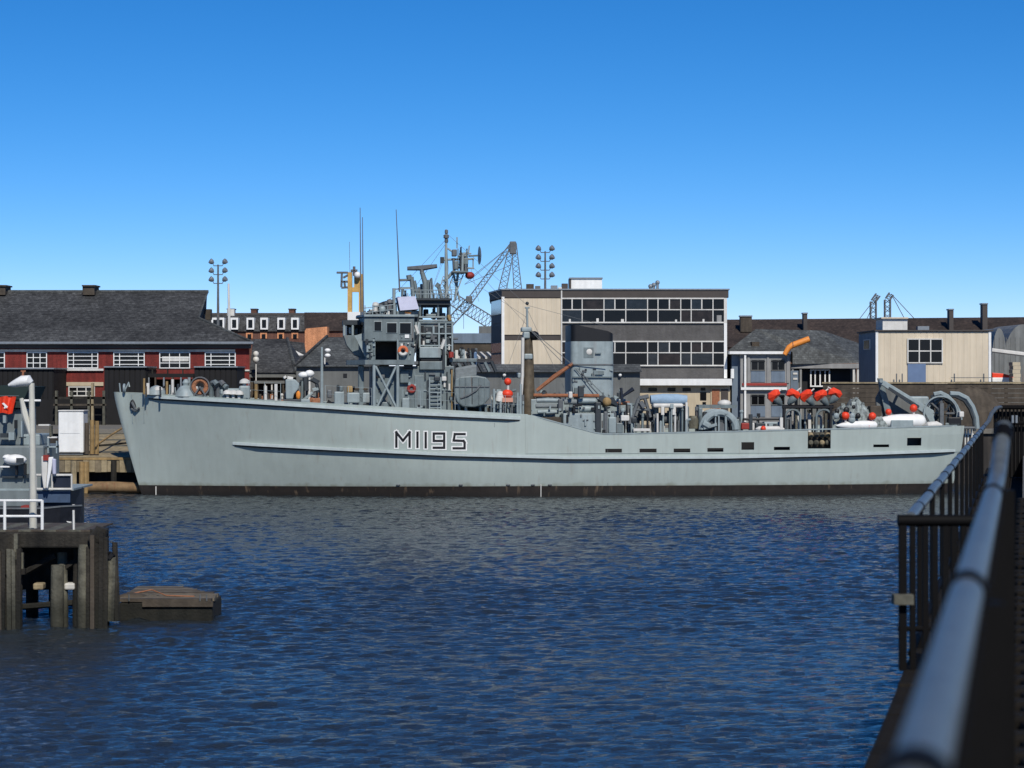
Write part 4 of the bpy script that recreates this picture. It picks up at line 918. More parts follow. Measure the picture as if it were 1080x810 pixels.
for (p0, q0, p1, q1, m_) in ((352.5, 413, 363, 430, lightg), (366, 414, 390, 425, lightg), (368, 425, 372, 433, supg), (382, 425, 387, 433, darkg), (345, 411, 350, 420, dsteel), (358, 407, 362, 413, supg), (366, 407, 372, 414, timbero), (374, 409, 388, 412, timberd), (378, 385, 384, 440, supg)):
    e = MB(); srect(e, p0, q0, p1, q1, -2.5, -1.6); sp(e, 'deck_locker', m_, bevel=.06)
e = MB(); e.tube([LP(344, 430, -2.6), LP(347, 423, -2.6), LP(351, 427, -2.6), LP(353, 431, -2.6)], .09, 6); sp(e, 'hose', black, smooth=True)
# small deck and bulkhead fittings
def clutter(seed, n, x0, x1, ytop, ybot, yl0, yl1, pal, name='deck_fitting', smin=1.2, smax=4, base=None):
    """base None: mounted on a bulkhead; base = pixel row: each fitting stands on a foot at that row"""
    r_ = random.Random(seed)
    for i in range(n):
        px = r_.uniform(x0, x1); t = (px - x0) / (x1 - x0); yt = ytop(t) if callable(ytop) else ytop
        py = r_.uniform(yt, ybot); yl = r_.uniform(yl0, yl1); m_ = r_.choice(pal); k = r_.random(); e = MB(); a = r_.uniform(smin, smax); b_ = r_.uniform(smin, smax)
        if base is not None:
            by = base(t) if callable(base) else base
            if k < .3: srect(e, px - a / 2, py, px + a / 2, by, yl - .12, yl + .12)
            else:
                e.tube([LP(px, py, yl), LP(px + r_.uniform(-1, 1), by, yl)], r_.uniform(.03, .08), 6)
                q = LP(px, py, yl)
                if k < .5: e.box(q.x - a * .03, q.x + a * .03, yl - .1, yl + .1, q.z - b_ * .03, q.z + b_ * .03)
                elif k < .7: e.ball(q, a * .04, 8, 6)
                elif k < .85: e.tube([q, q + Vector((a * .06 * r_.choice((-1, 1)), 0, .05))], .07, 6)
        elif k < .45: srect(e, px - a / 2, py - b_ / 2, px + a / 2, py + b_ / 2, yl - .05, max(yl1, yl) + .12)
        else:
            vert = r_.random() < .6
            e.tube([LP(px, py, yl1), LP(px + (0 if vert else a * 2.2), py + (b_ * 2.4 if vert else r_.uniform(-1, 1)), yl1)], r_.uniform(.03, .07), 6)
        sp(e, name, m_)
GP = [supg, darkg, dsteel, lightg, black, offw]
fbase = lambda c0, c1: (lambda t: lerp(c0, c1, t))
clutter(1, 34, 150, 300, lambda t: 404 + 8 * t, 418, -2.2, 1.5, [darkg, dsteel, lightg, black, timberd, rope, offw], base=fbase(418, 426))
clutter(2, 26, 298, 392, 404, 426, -2.4, -.5, [darkg, dsteel, lightg, black, rope, supg], base=fbase(427, 433))
clutter(3, 16, 384, 418, lambda t: 328 - 10 * t, 330, -2.6, 1.0, [darkg, dsteel, black, supg, offw], 'bridge_fitting', base=333.5)
clutter(4, 40, 442, 477, 343, 386, -2.05, -1.97, GP + [darkg, black], 'tower_fitting')
clutter(5, 14, 440, 476, 322, 336, -1.6, 1.4, [darkg, dsteel, black, supg], 'tower_fitting', 1, 3, 339.5)
clutter(6, 34, 424, 478, 388, 432, -2.85, -2.76, GP + [supg, lightg, lightg], 'bulkhead_fitting', 1, 3.4)
clutter(7, 24, 478, 503, 368, 378, -2.2, 1.5, GP, 'casing_fitting', base=379)
clutter(8, 22, 518, 552, 412, 434, -3.0, -1.5, GP + [redd], base=438)
clutter(9, 34, 566, 660, 412, 420, -1.5, -.5, GP + [lightg, timberd, darkg], base=422)
clutter(10, 26, 664, 736, 424, 448, -3.4, -2.2, GP + [lightg, lightg], 'winch_fitting', base=466)
clutter(11, 24, 738, 826, 434, 450, -3.3, -2.2, GP + [lightg], base=466)
clutter(12, 20, 828, 878, 432, 450, -2.8, -1.5, [darkg, black, dsteel, offw, timberg], 'rack_fitting', base=466)
clutter(14, 16, 984, 1012, 418, 446, -2.9, -1.0, [darkg, dsteel, black, timberd], 'stern_fitting', base=460)
clutter(15, 12, 477, 493, 262, 280, -.6, .6, [supg, darkg, dsteel, lightg], 'mast_fitting', .8, 2.2, 286)
clutter(16, 14, 424, 474, 294, 312, -1.0, 1.0, [supg, dsteel, lightg], 'aerial_fitting', .8, 2.6, 315)
clutter(18, 16, 636, 668, 424, 440, -2.9, -2.0, GP + [lightg], base=466)
e = MB(); e.lattice(LP(474, 316, -.4), LP(484, 288, -.2), .5, 7, .03); sp(e, 'mast_lattice', lightg)
e = MB(); e.lattice(LP(465, 316, -.4), LP(469.5, 292, -.1), .45, 6, .03, .5); sp(e, 'mast_lattice', supg)
for y_ in (306, 310): e = MB(); e.tube([LP(434, y_, -1.95), LP(476, y_, -1.95)], .025, 5); sp(e, 'canopy_rail', lightg)
for x_ in range(436, 478, 8): e = MB(); e.tube([LP(x_, 305.5, -1.95), LP(x_, 315, -1.95)], .025, 5); sp(e, 'rail_stanchion', lightg)
for y_ in (322, 327): e = MB(); e.tube([LP(384, y_ + 3, -3.15), LP(417, y_ - 1, -3.15)], .025, 5); sp(e, 'bridge_rail', lightg)
for x_ in range(385, 420, 8): e = MB(); e.tube([LP(x_, 322, -3.15), LP(x_, 334, -3.15)], .025, 5); sp(e, 'rail_stanchion', lightg)
clutter(21, 20, 386, 395, 356, 378, -3.2, -3.16, [lightg, darkg, dsteel, supg], 'bridge_side_fitting', 1, 2.5)
clutter(22, 14, 421, 436, 354, 378, -3.24, -3.18, [lightg, darkg, dsteel, black, offw], 'bridge_side_fitting', 1, 3)
clutter(23, 22, 443, 477, 343, 388, -2.2, -2.1, [lightg, lightg, dsteel, offw, black], 'tower_fitting', 1, 3.2)
clutter(24, 26, 604, 646, 386, 432, -1.68, -1.6, [supg, lightg, dsteel, darkg], 'funnel_side_fitting', 1, 3)
clutter(25, 30, 562, 640, 424, 456, -3.05, -2.92, [lightg, lightg, darkg, dsteel, black, supg, timberd], 'locker_fitting', 1.2, 4)
clutter(26, 18, 394, 420, 386, 434, -2.85, -2.72, [darkg, dsteel, black, supg, lightg], 'bulkhead_fitting', 1, 4)
# tower framing: shade of the open gaps painted as black panels behind light stanchions
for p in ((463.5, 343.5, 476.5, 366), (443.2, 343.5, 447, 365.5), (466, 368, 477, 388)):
    e = MB(); srect(e, *p, -1.93, -1.895); sp(e, 'tower_shade_panel', black)
for px in (442.6, 463, 470, 477): e = MB(); e.tube([LP(px, 341, -2.12), LP(px, 390, -2.12)], .055, 6); sp(e, 'tower_stanchion', lightg)
for py in (352, 364.5): e = MB(); e.tube([LP(442.6, py, -2.12), LP(477, py, -2.12)], .04, 6); sp(e, 'tower_rail', lightg)
e = MB(); e.tube([LP(434, 386, -2.7), LP(442, 340, -2.3)], .07, 6); e.tube([LP(431, 386, -2.7), LP(439, 340, -2.3)], .05, 6); sp(e, 'bridge_ladder', lightg)
# guard rails along the forecastle edge
for seg0, seg1 in ((262, 296), (343, 392), (425, 480), (518, 548)):
    xs_ = [HS(p, 428, -.12).x for p in np.linspace(seg0, seg1, max(3, int((seg1 - seg0) / 13)))]
    ps = [Vector((x, -(hb(x, sheer(x)) - .12), sheer(x))) for x in xs_]
    e = MB()
    for p in ps: e.tube([p, p + Vector((0, 0, .95))], .018, 4)
    for hh in (.5, .94): e.tube([p + Vector((0, 0, hh)) for p in ps], .009, 4)
    sp(e, 'guard_rail', lightg)

# ------------------------------------------------------------------ buildings behind the ship
def at(px, Y): return (WX(px, Y), Y, LAND)
# -- long red-brick shed with a great slate roof
Y = 170
bs = thing('brick_shed', 'long red-brick dockside shed with huge dark slate roof at the left', 'building', at(100, Y))
build(MB().slab([(WX(-130, Y), Y), (WX(263, Y), Y), (WX(262, Y + 17), Y + 17), (WX(-130, Y), Y + 17)], LAND, WZ(364, Y)), 'wall', redbrick, bs)
rf = MB(); Ye, Yr = Y - .7, Y + 9; eL, eR = WX(-135, Ye), WX(266.5, Ye); ze = WZ(361.5, Ye); zr = WZ(308, Yr); xr_ = WX(218.5, Yr)
zm = WZ(336, Y + 4.6); tm = (zm - ze) / (zr - ze); ym = lerp(Ye, Yr, tm); yb = 2 * Yr - Ye; ymb = 2 * Yr - ym
rf.face([(eL, Ye, ze), (eR, Ye, ze), (xr_, ym, zm), (xr_, Yr, zr), (eL, Yr, zr)])
eRb = WX(264, yb); xrb = WX(217, ymb)
rf.face([(eL, yb, ze), (eL, Yr, zr), (xr_, Yr, zr), (xrb, ymb, zm), (eRb, yb, ze)])
rf.face([(eR, Ye, ze), (eRb, yb, ze), (xrb, ymb, zm), (xr_, ym, zm)]); rf.face([(xr_, ym, zm), (xrb, ymb, zm), (xr_, Yr, zr)])
rf.face([(eL, Ye, ze), (eL, Yr, zr), (eL, yb, ze)]); rf.face([(eL, Ye, ze - .01), (eL, yb, ze - .01), (eRb, yb, ze - .01), (eR, Ye, ze - .01)])
rfo = build(rf, 'roof', slate, bs)
rc = MB(); rc.tube([(eL, Yr, zr + .03), (xr_ + .1, Yr, zr + .03)], .13, 6); rc.tube([(xr_ + .02, ym, zm), (xr_ + .02, Yr, zr + .03)], .09, 6); rc.tube([(xr_ + .02, ym, zm + .03), (eR, Ye, ze + .05)], .11, 6); build(rc, 'ridge_capping', slatel, rfo)
gt = MB(); gt.tube([(eL, Ye - .08, ze - .02), (eR + .05, Ye - .08, ze - .02)], .11, 6); build(gt, 'gutter', metalg, bs)
part(bs, 'fascia', dband, -130, 362.6, 264, 367.5, Y - .5, .5)  # dark board stands in for the shadow under the eaves
part(bs, 'wall_band', offw, -130, 368.5, 248, 371, Y - .06, .06)
for px0, px1, nx, ny in ((-40, -8, 4, 3), (-22 + 0, 5, 3, 3), (28, 49.5, 3, 3), (71, 103.5, 5, 4), (119.5, 152.5, 5, 4), (168, 200.5, 4, 3), (216, 248.5, 5, 4)):
    if px0 == -40: continue
    window(bs, px0, 371.4, px1, 388.5, Y, nx, ny, white, None, .9, .75, vx=(.2, .8) if nx == 5 else (.33, .66))
part(bs, 'window_blind', offw, 171, 376, 199, 381, Y - .05, .02)
window(bs, 72, 407.5, 100, 418, Y, 3, 2, offw, None, 1.2, 1.0)
part(bs, 'sill_band', offw, 57, 388.8, 109, 391, Y - .2, .2); part(bs, 'stone_band', beige, 57, 403, 109, 407, Y - .12, .12)
part(bs, 'stone_band', offw, 249.5, 389.8, 263, 391.4, Y - .1, .1)
for px0, px1, py in ((87, 99.5, 300.5), (-8, 5.5, 300.5)):
    v = MB(); prect(v, px0, py + 1.5, px1, 311, Yr - 1, 2); prect(v, px0 - .8, py, px1 + .8, py + 1.5, Yr - 1.15, 2.3); build(v, 'roof_ventilator', timberd, rfo)
part(bs, 'chimney', timberd, 216.5, 326, 222, 337, Y + 10, 1)
# black lean-to sheds along its foot
for i, (px0, px1, py, lab) in enumerate(((-60, 56.5, 388.5, 'black lean-to shed at the far left foot of the brick building'), (110, 154, 386.8, 'black lean-to shed behind the bow of the minesweeper'), (205, 250, 386.8, 'black lean-to shed under the rightmost shed window'))):
    Ys = Y - 5; ls = thing('lean_to_shed', lab, 'shed', at((px0 + px1) / 2, Ys), 'black lean-to sheds')
    w_ = MB(); ribbed(w_, WX(px0, Ys), WX(px1, Ys), LAND, WZ(py + .8, Ys), Ys, .35, .05); build(w_, 'wall', bshed, ls)
    w_ = MB(); w_.box(WX(px0, Ys), WX(px1, Ys), Ys + .06, Y - .25, LAND, WZ(py + .6, Ys)); build(w_, 'body', bshed, ls)
    part(ls, 'roof_edge', metalg, px0 - .5, py - .6, px1 + .5, py + .8, Ys - .2, 4.9)
wk = thing('loading_gantry', 'black loading gantry with posts between the lean-to sheds', 'gantry', at(180, Y - 4))
part(wk, 'deck', bshed, 154.5, 394, 204.5, 398, Y - 4, 3)
for px in (156, 163, 172, 181, 190, 198, 203): part(wk, 'post', timberd if px % 2 else metalg, px, 398, px + 1.6, 452, Y - 4, .2)
for px in (160, 176, 192): part(wk, 'brace', tar, px, 389, px + 1.2, 394, Y - 4, .2)
part(wk, 'rail', tar, 154.5, 388.5, 204.5, 389.4, Y - 4, .1)
part(wk, 'back_wall', bshed, 155, 400, 204, 452, Y - 1.2, .15)
fr = thing('yard_rack', 'dark timber yard rack with posts below the brick shed', 'rack', at(82, Y - 8))
part(fr, 'beam', tar, 56, 418.5, 112, 421, Y - 8, .3); part(fr, 'beam', timberd, 56, 426, 112, 428, Y - 8, .3)
for px in (58, 74, 92, 96, 108): part(fr, 'post', timberg if px != 96 else timber, px, 412 if px != 96 else 404, px + 2.6, 456, Y - 8, .3)
dk = MB(); prect(dk, -60, 421, 130, 456, Y - 6.8, .3); tag(build(dk, 'yard_fence', bshed), 'black boarded fence behind the timber jetty', 'fence')
# -- mansard terrace far behind
Y = 300
tr_ = thing('mansard_terrace', 'distant dark mansard-roofed terrace with white dormer windows', 'building', at(270, Y))
part(tr_, 'wall', dbrick, 215, 349, 322, 400, Y, 10)
m1 = MB(); a0, a1 = W(214, 349.5, Y - .3), W(323, 349.5, Y - .3); t0, t1 = W(218, 332, Y + 2), W(322, 332, Y + 2)
m1.face([a0, a1, t1, t0]); m1.face([t0, t1, t1 + Vector((0, 8, 0)), t0 + Vector((0, 8, 0))]); m1.face([a1, a1 + Vector((0, 10, 0)), t1 + Vector((0, 8, 0)), t1]); m1.face([a0, t0, t0 + Vector((0, 8, 0)), a0 + Vector((0, 10, 0))])
mr = build(m1, 'mansard_roof', slate, tr_)
part(tr_, 'parapet', dband, 217, 330, 322, 332.2, Y + 1.9, .4)
for px in (227, 232.5, 247, 264, 278.5, 296.5, 311):
    d = build(prect(MB(), px - 4, 335, px + 4, 347.5, Y - .55, 2), 'dormer', white, tr_); build(prect(MB(), px - 2.2, 337.2, px + 2.2, 345.6, Y - .6, .06), 'pane', glassd, d)
for px in (263, 278, 296, 311):
    d = build(prect(MB(), px - 3.6, 350.6, px + 3.6, 357, Y - .08, .1), 'window', obrick, tr_); build(prect(MB(), px - 2, 352.4, px + 2, 357, Y - .12, .06), 'pane', glassd, d)
for px, w_ in ((243, 3.5), (267.5, 3), (307.5, 3)):
    c_ = build(prect(MB(), px - w_, 326.5, px + w_, 332.5, Y + 4, 2), 'chimney', dbrick, tr_); build(prect(MB(), px - w_ - .6, 325.4, px + w_ + .6, 326.5, Y + 3.9, 2.2), 'cap', timberd, c_)
# -- brown roofed house with orange gable
Y = 285
oh = thing('gabled_house', 'brown-roofed house with blank orange brick gable behind the grey sheds', 'building', at(338, Y))
m1 = MB(); m1.face([W(321, 349, Y), W(372, 349, Y), W(372, 329.5, Y + 5), W(321, 329.5, Y + 5)]); m1.face([W(321, 349, Y + 10), W(321, 329.5, Y + 5), W(372, 329.5, Y + 5), W(372, 349, Y + 10)]); build(m1, 'roof', slateb, oh)
part(oh, 'wall', dbrick, 322, 349, 372, 380, Y + .3, 9)
ga_ = MB(); ga_.prism([(WX(x, Y - 3), WZ(y, Y - 3)) for x, y in ((321.5, 380), (321.5, 349), (323, 346.5), (345, 344.5), (346, 380))], Y - 3, Y + .2); build(ga_, 'gable_wall', obrick, oh)
# -- slate shed with open timber front
Y = 182
gs = thing('slate_shed', 'slate-roofed shed with timber front between brick shed and grey gable', 'building', at(288, Y))
m1 = MB(); A, B, D_, E_ = W(263, 393, Y - .5), W(312, 393, Y - .5), W(267, 357.5, Y + 7), W(303, 357.5, Y + 7)
m1.face([A, B, E_, D_]); m1.face([B, B + Vector((0, 14, 0)), E_]); m1.face([A, D_, A + Vector((0, 14, 0))]); m1.face([A + Vector((0, 14, 0)), D_, E_, B + Vector((0, 14, 0))])
build(m1, 'roof', slate, gs)
part(gs, 'wall', timberd, 264, 394, 311, 452, Y, 12); part(gs, 'eaves_board', greyr, 263, 392.5, 312, 398, Y - .35, .35)
hr_ = MB(); hr_.tube([B + Vector((0, 0, .05)), E_ + Vector((0, 0, .05))], .14, 5); build(hr_, 'hip_capping', slatel, gs)
part(gs, 'porch_roof', greyr, 268, 401.5, 300, 404.5, Y - 1.6, 1.6)
for px in (271, 279, 286, 290.5, 298): part(gs, 'post', timberd if px in (271, 298) else offw, px, 404.5, px + 1.4, 440, Y - 1.5, .2)
part(gs, 'doorway', black, 274, 406, 296, 440, Y - .08, .08)
e = MB(); c_ = W(270, 376, Y - 1.5); e.ball(c_ + Vector((0, 0, -.25)), .26, 10, 8); e.ball(c_ + Vector((0, 0, .2)), .24, 10, 8); e.tube([c_ + Vector((0, 0, -.6)), c_ + Vector((0, 0, -3.4))], .05, 6); build(e, 'wall_lamp', offw, gs, smooth=True)
# flat rooflight behind
sr = thing('rear_shed', 'dark low shed with pale rooflight behind the slate shed', 'building', at(310, 215))
m1 = MB(); Yq = 215; m1.face([W(283, 396, Yq), W(326, 396, Yq), W(321, 362, Yq + 6), W(285, 358, Yq + 6)]); build(m1, 'roof', slate, sr, solid=.1)
m1 = MB(); m1.face([W(297.5, 371.3, Yq + 3.2), W(312, 370.3, Yq + 3.2), W(321, 375, Yq + 2.6), W(303, 375.5, Yq + 2.6)]); build(m1, 'rooflight', offw, sr, solid=.1)
part(sr, 'wall', timberd, 284, 396, 325, 440, Yq + .2, 8)
# -- grey gable shed
Y = 176
gg = thing('grey_gable_shed', 'grey rendered shed with slate roof behind the foredeck gun', 'building', at(350, Y))
w_ = MB(); w_.prism([(WX(x, Y), WZ(y, Y)) for x, y in ((312.5, 452), (312.5, 386), (395, 386), (395, 452))], Y, Y + 14); build(w_, 'wall', greyr, gg)
m1 = MB(); A, B, D_, E_ = W(311, 386.5, Y - .4), W(400, 386.5, Y - .4), W(345, 355.5, Y + 7), W(400, 355.5, Y + 7)
m1.face([A, B, E_, D_]); m1.face([A, D_, A + Vector((0, 15, 0))]); m1.face([A + Vector((0, 15, 0)), D_, E_, B + Vector((0, 15, 0))]); build(m1, 'roof', slatel, gg)
v_ = MB(); v_.tube([A + Vector((-.05, -.02, .08)), D_ + Vector((0, 0, .08))], .13, 5); build(v_, 'hip_capping', slate, gg)
for py in (369.5, 375): build(MB().ball(W(345.5, py, Y - .6), .2, 10, 8, (1.2, 1, .8)), 'wall_lamp', white, gg, smooth=True)
part(gg, 'lamp_bracket', offw, 342, 377, 343.2, 384, Y - .6, .15)
part(gg, 'wall_vent', black, 362, 394, 366, 398, Y - .06, .06)
# -- low grey sheds behind the boats and funnel
Y = 153
lg = thing('low_grey_shed', 'long low grey sheeted shed behind the funnel', 'building', at(588, Y))
w_ = MB(); ribbed(w_, WX(499, Y), WX(675, Y), LAND, WZ(392, Y), Y, .9, .012); build(w_, 'wall', greyr, lg)
w_ = MB(); w_.box(WX(499, Y), WX(675, Y), Y + .06, Y + 7, LAND, WZ(392.2, Y)); build(w_, 'body', greyr, lg)
m1 = MB(); m1.face([W(497, 392.5, Y - .4), W(677, 392.5, Y - .4), W(675, 384, Y + 4), W(500, 384, Y + 4)]); m1.face([W(675, 384, Y + 4), W(677, 392.5, Y + 8), W(497, 392.5, Y + 8), W(500, 384, Y + 4)]); build(m1, 'roof', slatel, lg)
for px in (532, 654): build(MB().ball(W(px, 395.5, Y - .2), .12, 8, 6), 'wall_lamp', white, lg, smooth=True)
Y = 190
nl = thing('north_light_shed', 'shed with pale fascia and slanted white roof bars right of the tower', 'building', at(500, Y))
part(nl, 'wall', greyr, 476, 362, 530, 452, Y, 10); part(nl, 'fascia', bsheet, 475, 351.5, 531, 361.8, Y - .2, 10.4)
part(nl, 'shadow_band', timberd, 476, 362.2, 530, 370.5, Y - .08, .08)
m1 = MB(); m1.face([W(474, 385, Y - 6), W(531, 385, Y - 6), W(530, 371, Y - .3), W(476, 371, Y - .3)]); build(m1, 'lower_roof', slate, nl, solid=.1)
for i in range(7):
    x = 478 + i * 7.2; b_ = MB(); b_.tube([W(x, 372, Y - 1.2), W(x + 6, 377.5, Y - 4)], .12, 4); build(b_, 'roof_bar', offw, nl)
part(nl, 'lower_wall', greyr, 475, 385, 530, 452, Y - 5.7, 5)
# -- three-storey office block
Y = 165
ob = thing('office_block', 'modern three-storey office block with cream end panel and ribbon windows', 'building', at(648, Y))
zt = WZ(306, Y); xl, xr2, xk = WX(530, Y), WX(766.5, Y), WX(518, Y + 6.5)
w_ = MB(); w_.slab([(xl, Y), (xr2, Y), (xr2, Y + 14), (xk, Y + 14), (xk, Y + 6.5)], LAND, WZ(314.3, Y)); build(w_, 'wall', spand, ob)
w_ = MB(); w_.slab([(xl - .05, Y - .12), (xr2 + .12, Y - .12), (xr2 + .12, Y + 14.1), (xk - .12, Y + 14.1), (xk - .12, Y + 6.45)], WZ(314, Y), zt); par = build(w_, 'parapet', dband, ob)
w_ = MB(); w_.slab([(xl - .1, Y - .2), (xr2 + .2, Y - .2), (xr2 + .2, Y + 14.2), (xk - .2, Y + 14.2), (xk - .2, Y + 6.4)], zt + .002, zt + .1); build(w_, 'coping', metalg, par)
for y0, y1 in ((314.8, 353), (359, 385)):
    w_ = MB(); ribbed(w_, WX(532, Y), WX(591.5, Y), WZ(y1, Y), WZ(y0, Y), Y - .12, .32, .016); build(w_, 'cream_panel', cream, ob)
part(ob, 'dark_panel', dband, 532, 353.2, 591.5, 358.8, Y - .05, .05)
part(ob, 'corner_post', white, 529, 313, 532, 385, Y - .16, .16)
part(ob, 'corner_post', white, 763.6, 340.5, 766.8, 399, Y - .16, .16)
part(ob, 'corner_post', offw, 763.6, 314.2, 766.8, 340.3, Y - .1, .1)
part(ob, 'panel_divider', offw, 591.6, 306.5, 593, 385, Y - .2, .2)
full = (593, 614, 637, 660, 683, 694, 718, 729, 752, 763.4)
half = {0: 603.4, 2: 648.5, 5: 706, 7: 740.2}
for yt, ym_, yb_ in ((314.6, 326.6, 340), (360, 372, 385.4)):
    b_ = MB()
    for yy in (yt, yb_): prect(b_, 593, yy - .6, 763.5, yy + .8, Y - .16, .15)
    prect(b_, 593, ym_ - .5, 763.5, ym_ + .5, Y - .13, .12)
    for px in full[1:-1]: prect(b_, px - .5, yt + .8, px + .5, yb_ - .6, Y - .15, .14)
    for i, px in half.items(): prect(b_, px - .6, yt + .8, px + .6, ym_ - .5, Y - .14, .13)
    wr = build(b_, 'ribbon_window', offw, ob)
    for i in range(len(full) - 1):
        x0, x1 = full[i] + .3, full[i + 1] - .3
        cells = [(x0, ym_, x1, yb_)]
        cells += [(x0, yt, half[i], ym_), (half[i], yt, x1, ym_)] if i in half else [(x0, yt, x1, ym_)]
        for c_ in cells: build(prect(MB(), *c_, Y - .05 - random.uniform(0, .01), .045), 'pane', random.choice((glassd, glassd, glassd, glassm, glassn)), wr)
for px, py, s in ((600, 337.5, 2), (629, 337, 2.5), (741, 337.5, 2), (756, 335, 5), (655, 338, 3), (712, 338, 2)):
    part(ob, 'window_clutter', offw if s < 4 else greyt, px, py - s * .5, px + s, 339.4, Y - .062, .004)
for y0, y1, m_ in ((317, 332, glassb), (333.5, 341, spand), (362, 372, glassb), (374, 384, glassd), (344, 360, dband)):   # glazed bands round the splayed left side
    a_ = W(519, y0, Y + 6.4); za, zb_ = WZ(y0, Y + 3), WZ(y1, Y + 3); q = MB()
    n_ = Vector((xl - xk, -6.5, 0)).normalized(); n_ = Vector((n_.y, -n_.x, 0)); n_ = n_ if n_.x < 0 else -n_
    p0 = Vector((xk, Y + 6.5, 0)).lerp(Vector((xl, Y, 0)), .08) + n_ * .03; p1 = Vector((xk, Y + 6.5, 0)).lerp(Vector((xl, Y, 0)), .94) + n_ * .03
    q.face([p0 + Vector((0, 0, zb_)), p1 + Vector((0, 0, zb_)), p1 + Vector((0, 0, za)), p0 + Vector((0, 0, za))]); build(q, 'side_window', m_, ob, solid=.04)
part(ob, 'canopy_fascia', white, 674, 399.5, 772, 406.4, Y - 1.6, 1.5)
gw = part(ob, 'ground_floor_wall', beige, 675, 406.6, 770, 452, Y - 1.0, .9)
for x0, x1, y0, y1 in ((684, 693, 409, 412.6), (704, 712.5, 409, 412.6), (720, 728.5, 409, 412.6), (739, 744, 409, 412), (738.5, 745, 413.5, 422), (741, 744.6, 424, 427)):
    build(prect(MB(), x0, y0, x1, y1, Y - 1.05, .05), 'pane', glassd, gw)
part(ob, 'door_frame', beige, 749.5, 408.5, 769.5, 452, Y - 1.1, .1)
part(ob, 'door', varn, 751, 410.5, 759, 452, Y - 1.16, .06); part(ob, 'door', dband, 760.5, 410.5, 768, 452, Y - 1.16, .06)
part(ob, 'wall_panel', white, 771.2, 389, 774.2, 399, Y - .8, .5)
for p in ((555, 299.5, 563, 306, timberd), (564.5, 301.5, 570, 306, greyr), (581, 301, 588, 306, metalg), (592.5, 299, 599, 306, dband), (589, 303, 592.5, 306, offw)): part(ob, 'roof_unit', p[4], *p[:4], Y + 4, 1.2)
rb_ = part(ob, 'roof_box', white, 602.5, 294, 635, 306, Y + 5, 3); build(prect(MB(), 600.5, 292.6, 635.6, 294, Y + 4.9, 3.2), 'lid', metalg, rb_); build(prect(MB(), 600.5, 294.1, 602.4, 306, Y + 5, 3), 'side_frame', dband, rb_)
for px, py in ((686, 300.5), (689.5, 299), (693.5, 296.5)):
    e = MB(); c_ = W(px, 306, Y + 5); e.tube([c_, W(px, py + 2, Y + 5)], .1, 6); e.ball(W(px, py + 1.5, Y + 5), .17, 8, 6); build(e, 'roof_vent', metalg, ob, smooth=True)
# -- dark link between blocks
lk = MB(); prect(lk, 767.5, 392, 779, 452, 171, 4); tag(build(lk, 'dark_link_block', bshed), 'dark narrow link block between office block and grey boarded building', 'building')
# -- grey boarded two-storey building
Y = 164
gb = thing('grey_boarded_building', 'two-storey grey boarded building with white string course behind the cable reel', 'building', at(806, Y))
part(gb, 'wall', greyt, 781, 373.5, 833.5, 452, Y, 8)
part(gb, 'fascia', white, 769.5, 370.5, 834, 373.4, Y - .35, 8)
part(gb, 'string_course', white, 781.5, 408.5, 830, 411.2, Y - .3, .3); part(gb, 'red_band', redd, 783, 404, 830, 406.6, Y - .12, .12)
part(gb, 'downpipe', white, 785, 374, 787, 445, Y - .25, .2)
part(gb, 'side_wall', bsheet, 772, 373.6, 780.8, 452, Y + .6, 7)
for px0, px1 in ((792, 807), (813.5, 828)):
    for y0 in (379, 415.5):
        window(gb, px0, y0, px1, y0 + 12, Y, 2, 1, greyr, None, .9, .7); part(gb, 'window_apron', bsheet, px0, y0 + 12.4, px1, y0 + 24, Y - .05, .05)
        part(gb, 'window_head', black, px0, y0 + 1.6, px1, y0 + 2.4, Y - .14, .05)
for px in (789.5, 810, 831): part(gb, 'pilaster', greyt, px - 1.2, 374, px + 1.2, 404, Y - .08, .08)
Y = 178
hs = thing('hipped_shed', 'hipped slate-roofed grey shed with verandah behind the red buoys', 'building', at(850, Y))
m1 = MB(); A, B, D_, E_ = W(766, 371, Y - 6), W(836, 371, Y - 6), W(797, 347, Y), W(867, 348.5, Y + 4); F_ = W(907, 383, Y - 1)
m1.face([A, B, D_]); m1.face([A, D_, W(766, 371, Y + 8)]); build(m1, 'front_hip', slatel, hs)
m1 = MB(); G_ = W(836, 384, Y - 1.5); K_ = W(906, 362, Y + 8); m1.face([D_, B, G_, F_, E_]); m1.face([E_, F_, K_]); m1.face([D_, E_, K_, W(797, 347, Y + 14)]); build(m1, 'roof', slatel, hs)
part(hs, 'wall', greyr, 800, 383.5, 903, 452, Y, 8); part(hs, 'verandah_beam', greyt, 834, 383.5, 906, 388.5, Y - 1.2, .3)
for px in (835, 843.5, 899.5, 904): part(hs, 'post', greyt if px < 890 else offw, px, 388.6, px + 2.2, 452, Y - 1.1, .3)
part(hs, 'opening', black, 846, 389.5, 897, 412, Y - .1, .1)
window(hs, 854.5, 389.5, 875.5, 408, Y - .6, 4, 1, white, None, 1.4, 1.3)
part(hs, 'dormer', timberd, 793, 360.5, 801, 368, Y - 4.6, 1.6)
part(hs, 'ladder_box', bsheet, 834, 391, 842, 412, Y - 1.4, .2)
for py in (393, 398.5): part(hs, 'notice', offw, 836.5, py, 841, py + 2, Y - 1.46, .05)
e = MB(); e.tube([W(827.5, 374, 163), W(832, 366.5, 163), W(836, 364, 163), W(853.5, 357.5, 163)], [.17, .2, .22, .22], 10); fp = thing('flue_pipe', 'bright orange bent pipe rising above the grey boarded building', 'pipe', W(827.5, 374, 163)); build(e, 'pipe', orange, fp, smooth=True)
e = MB(); e.torus(W(836, 364, 163), .22, .04, 'x', 14, 5); build(e, 'joint_ring', varn, fp)
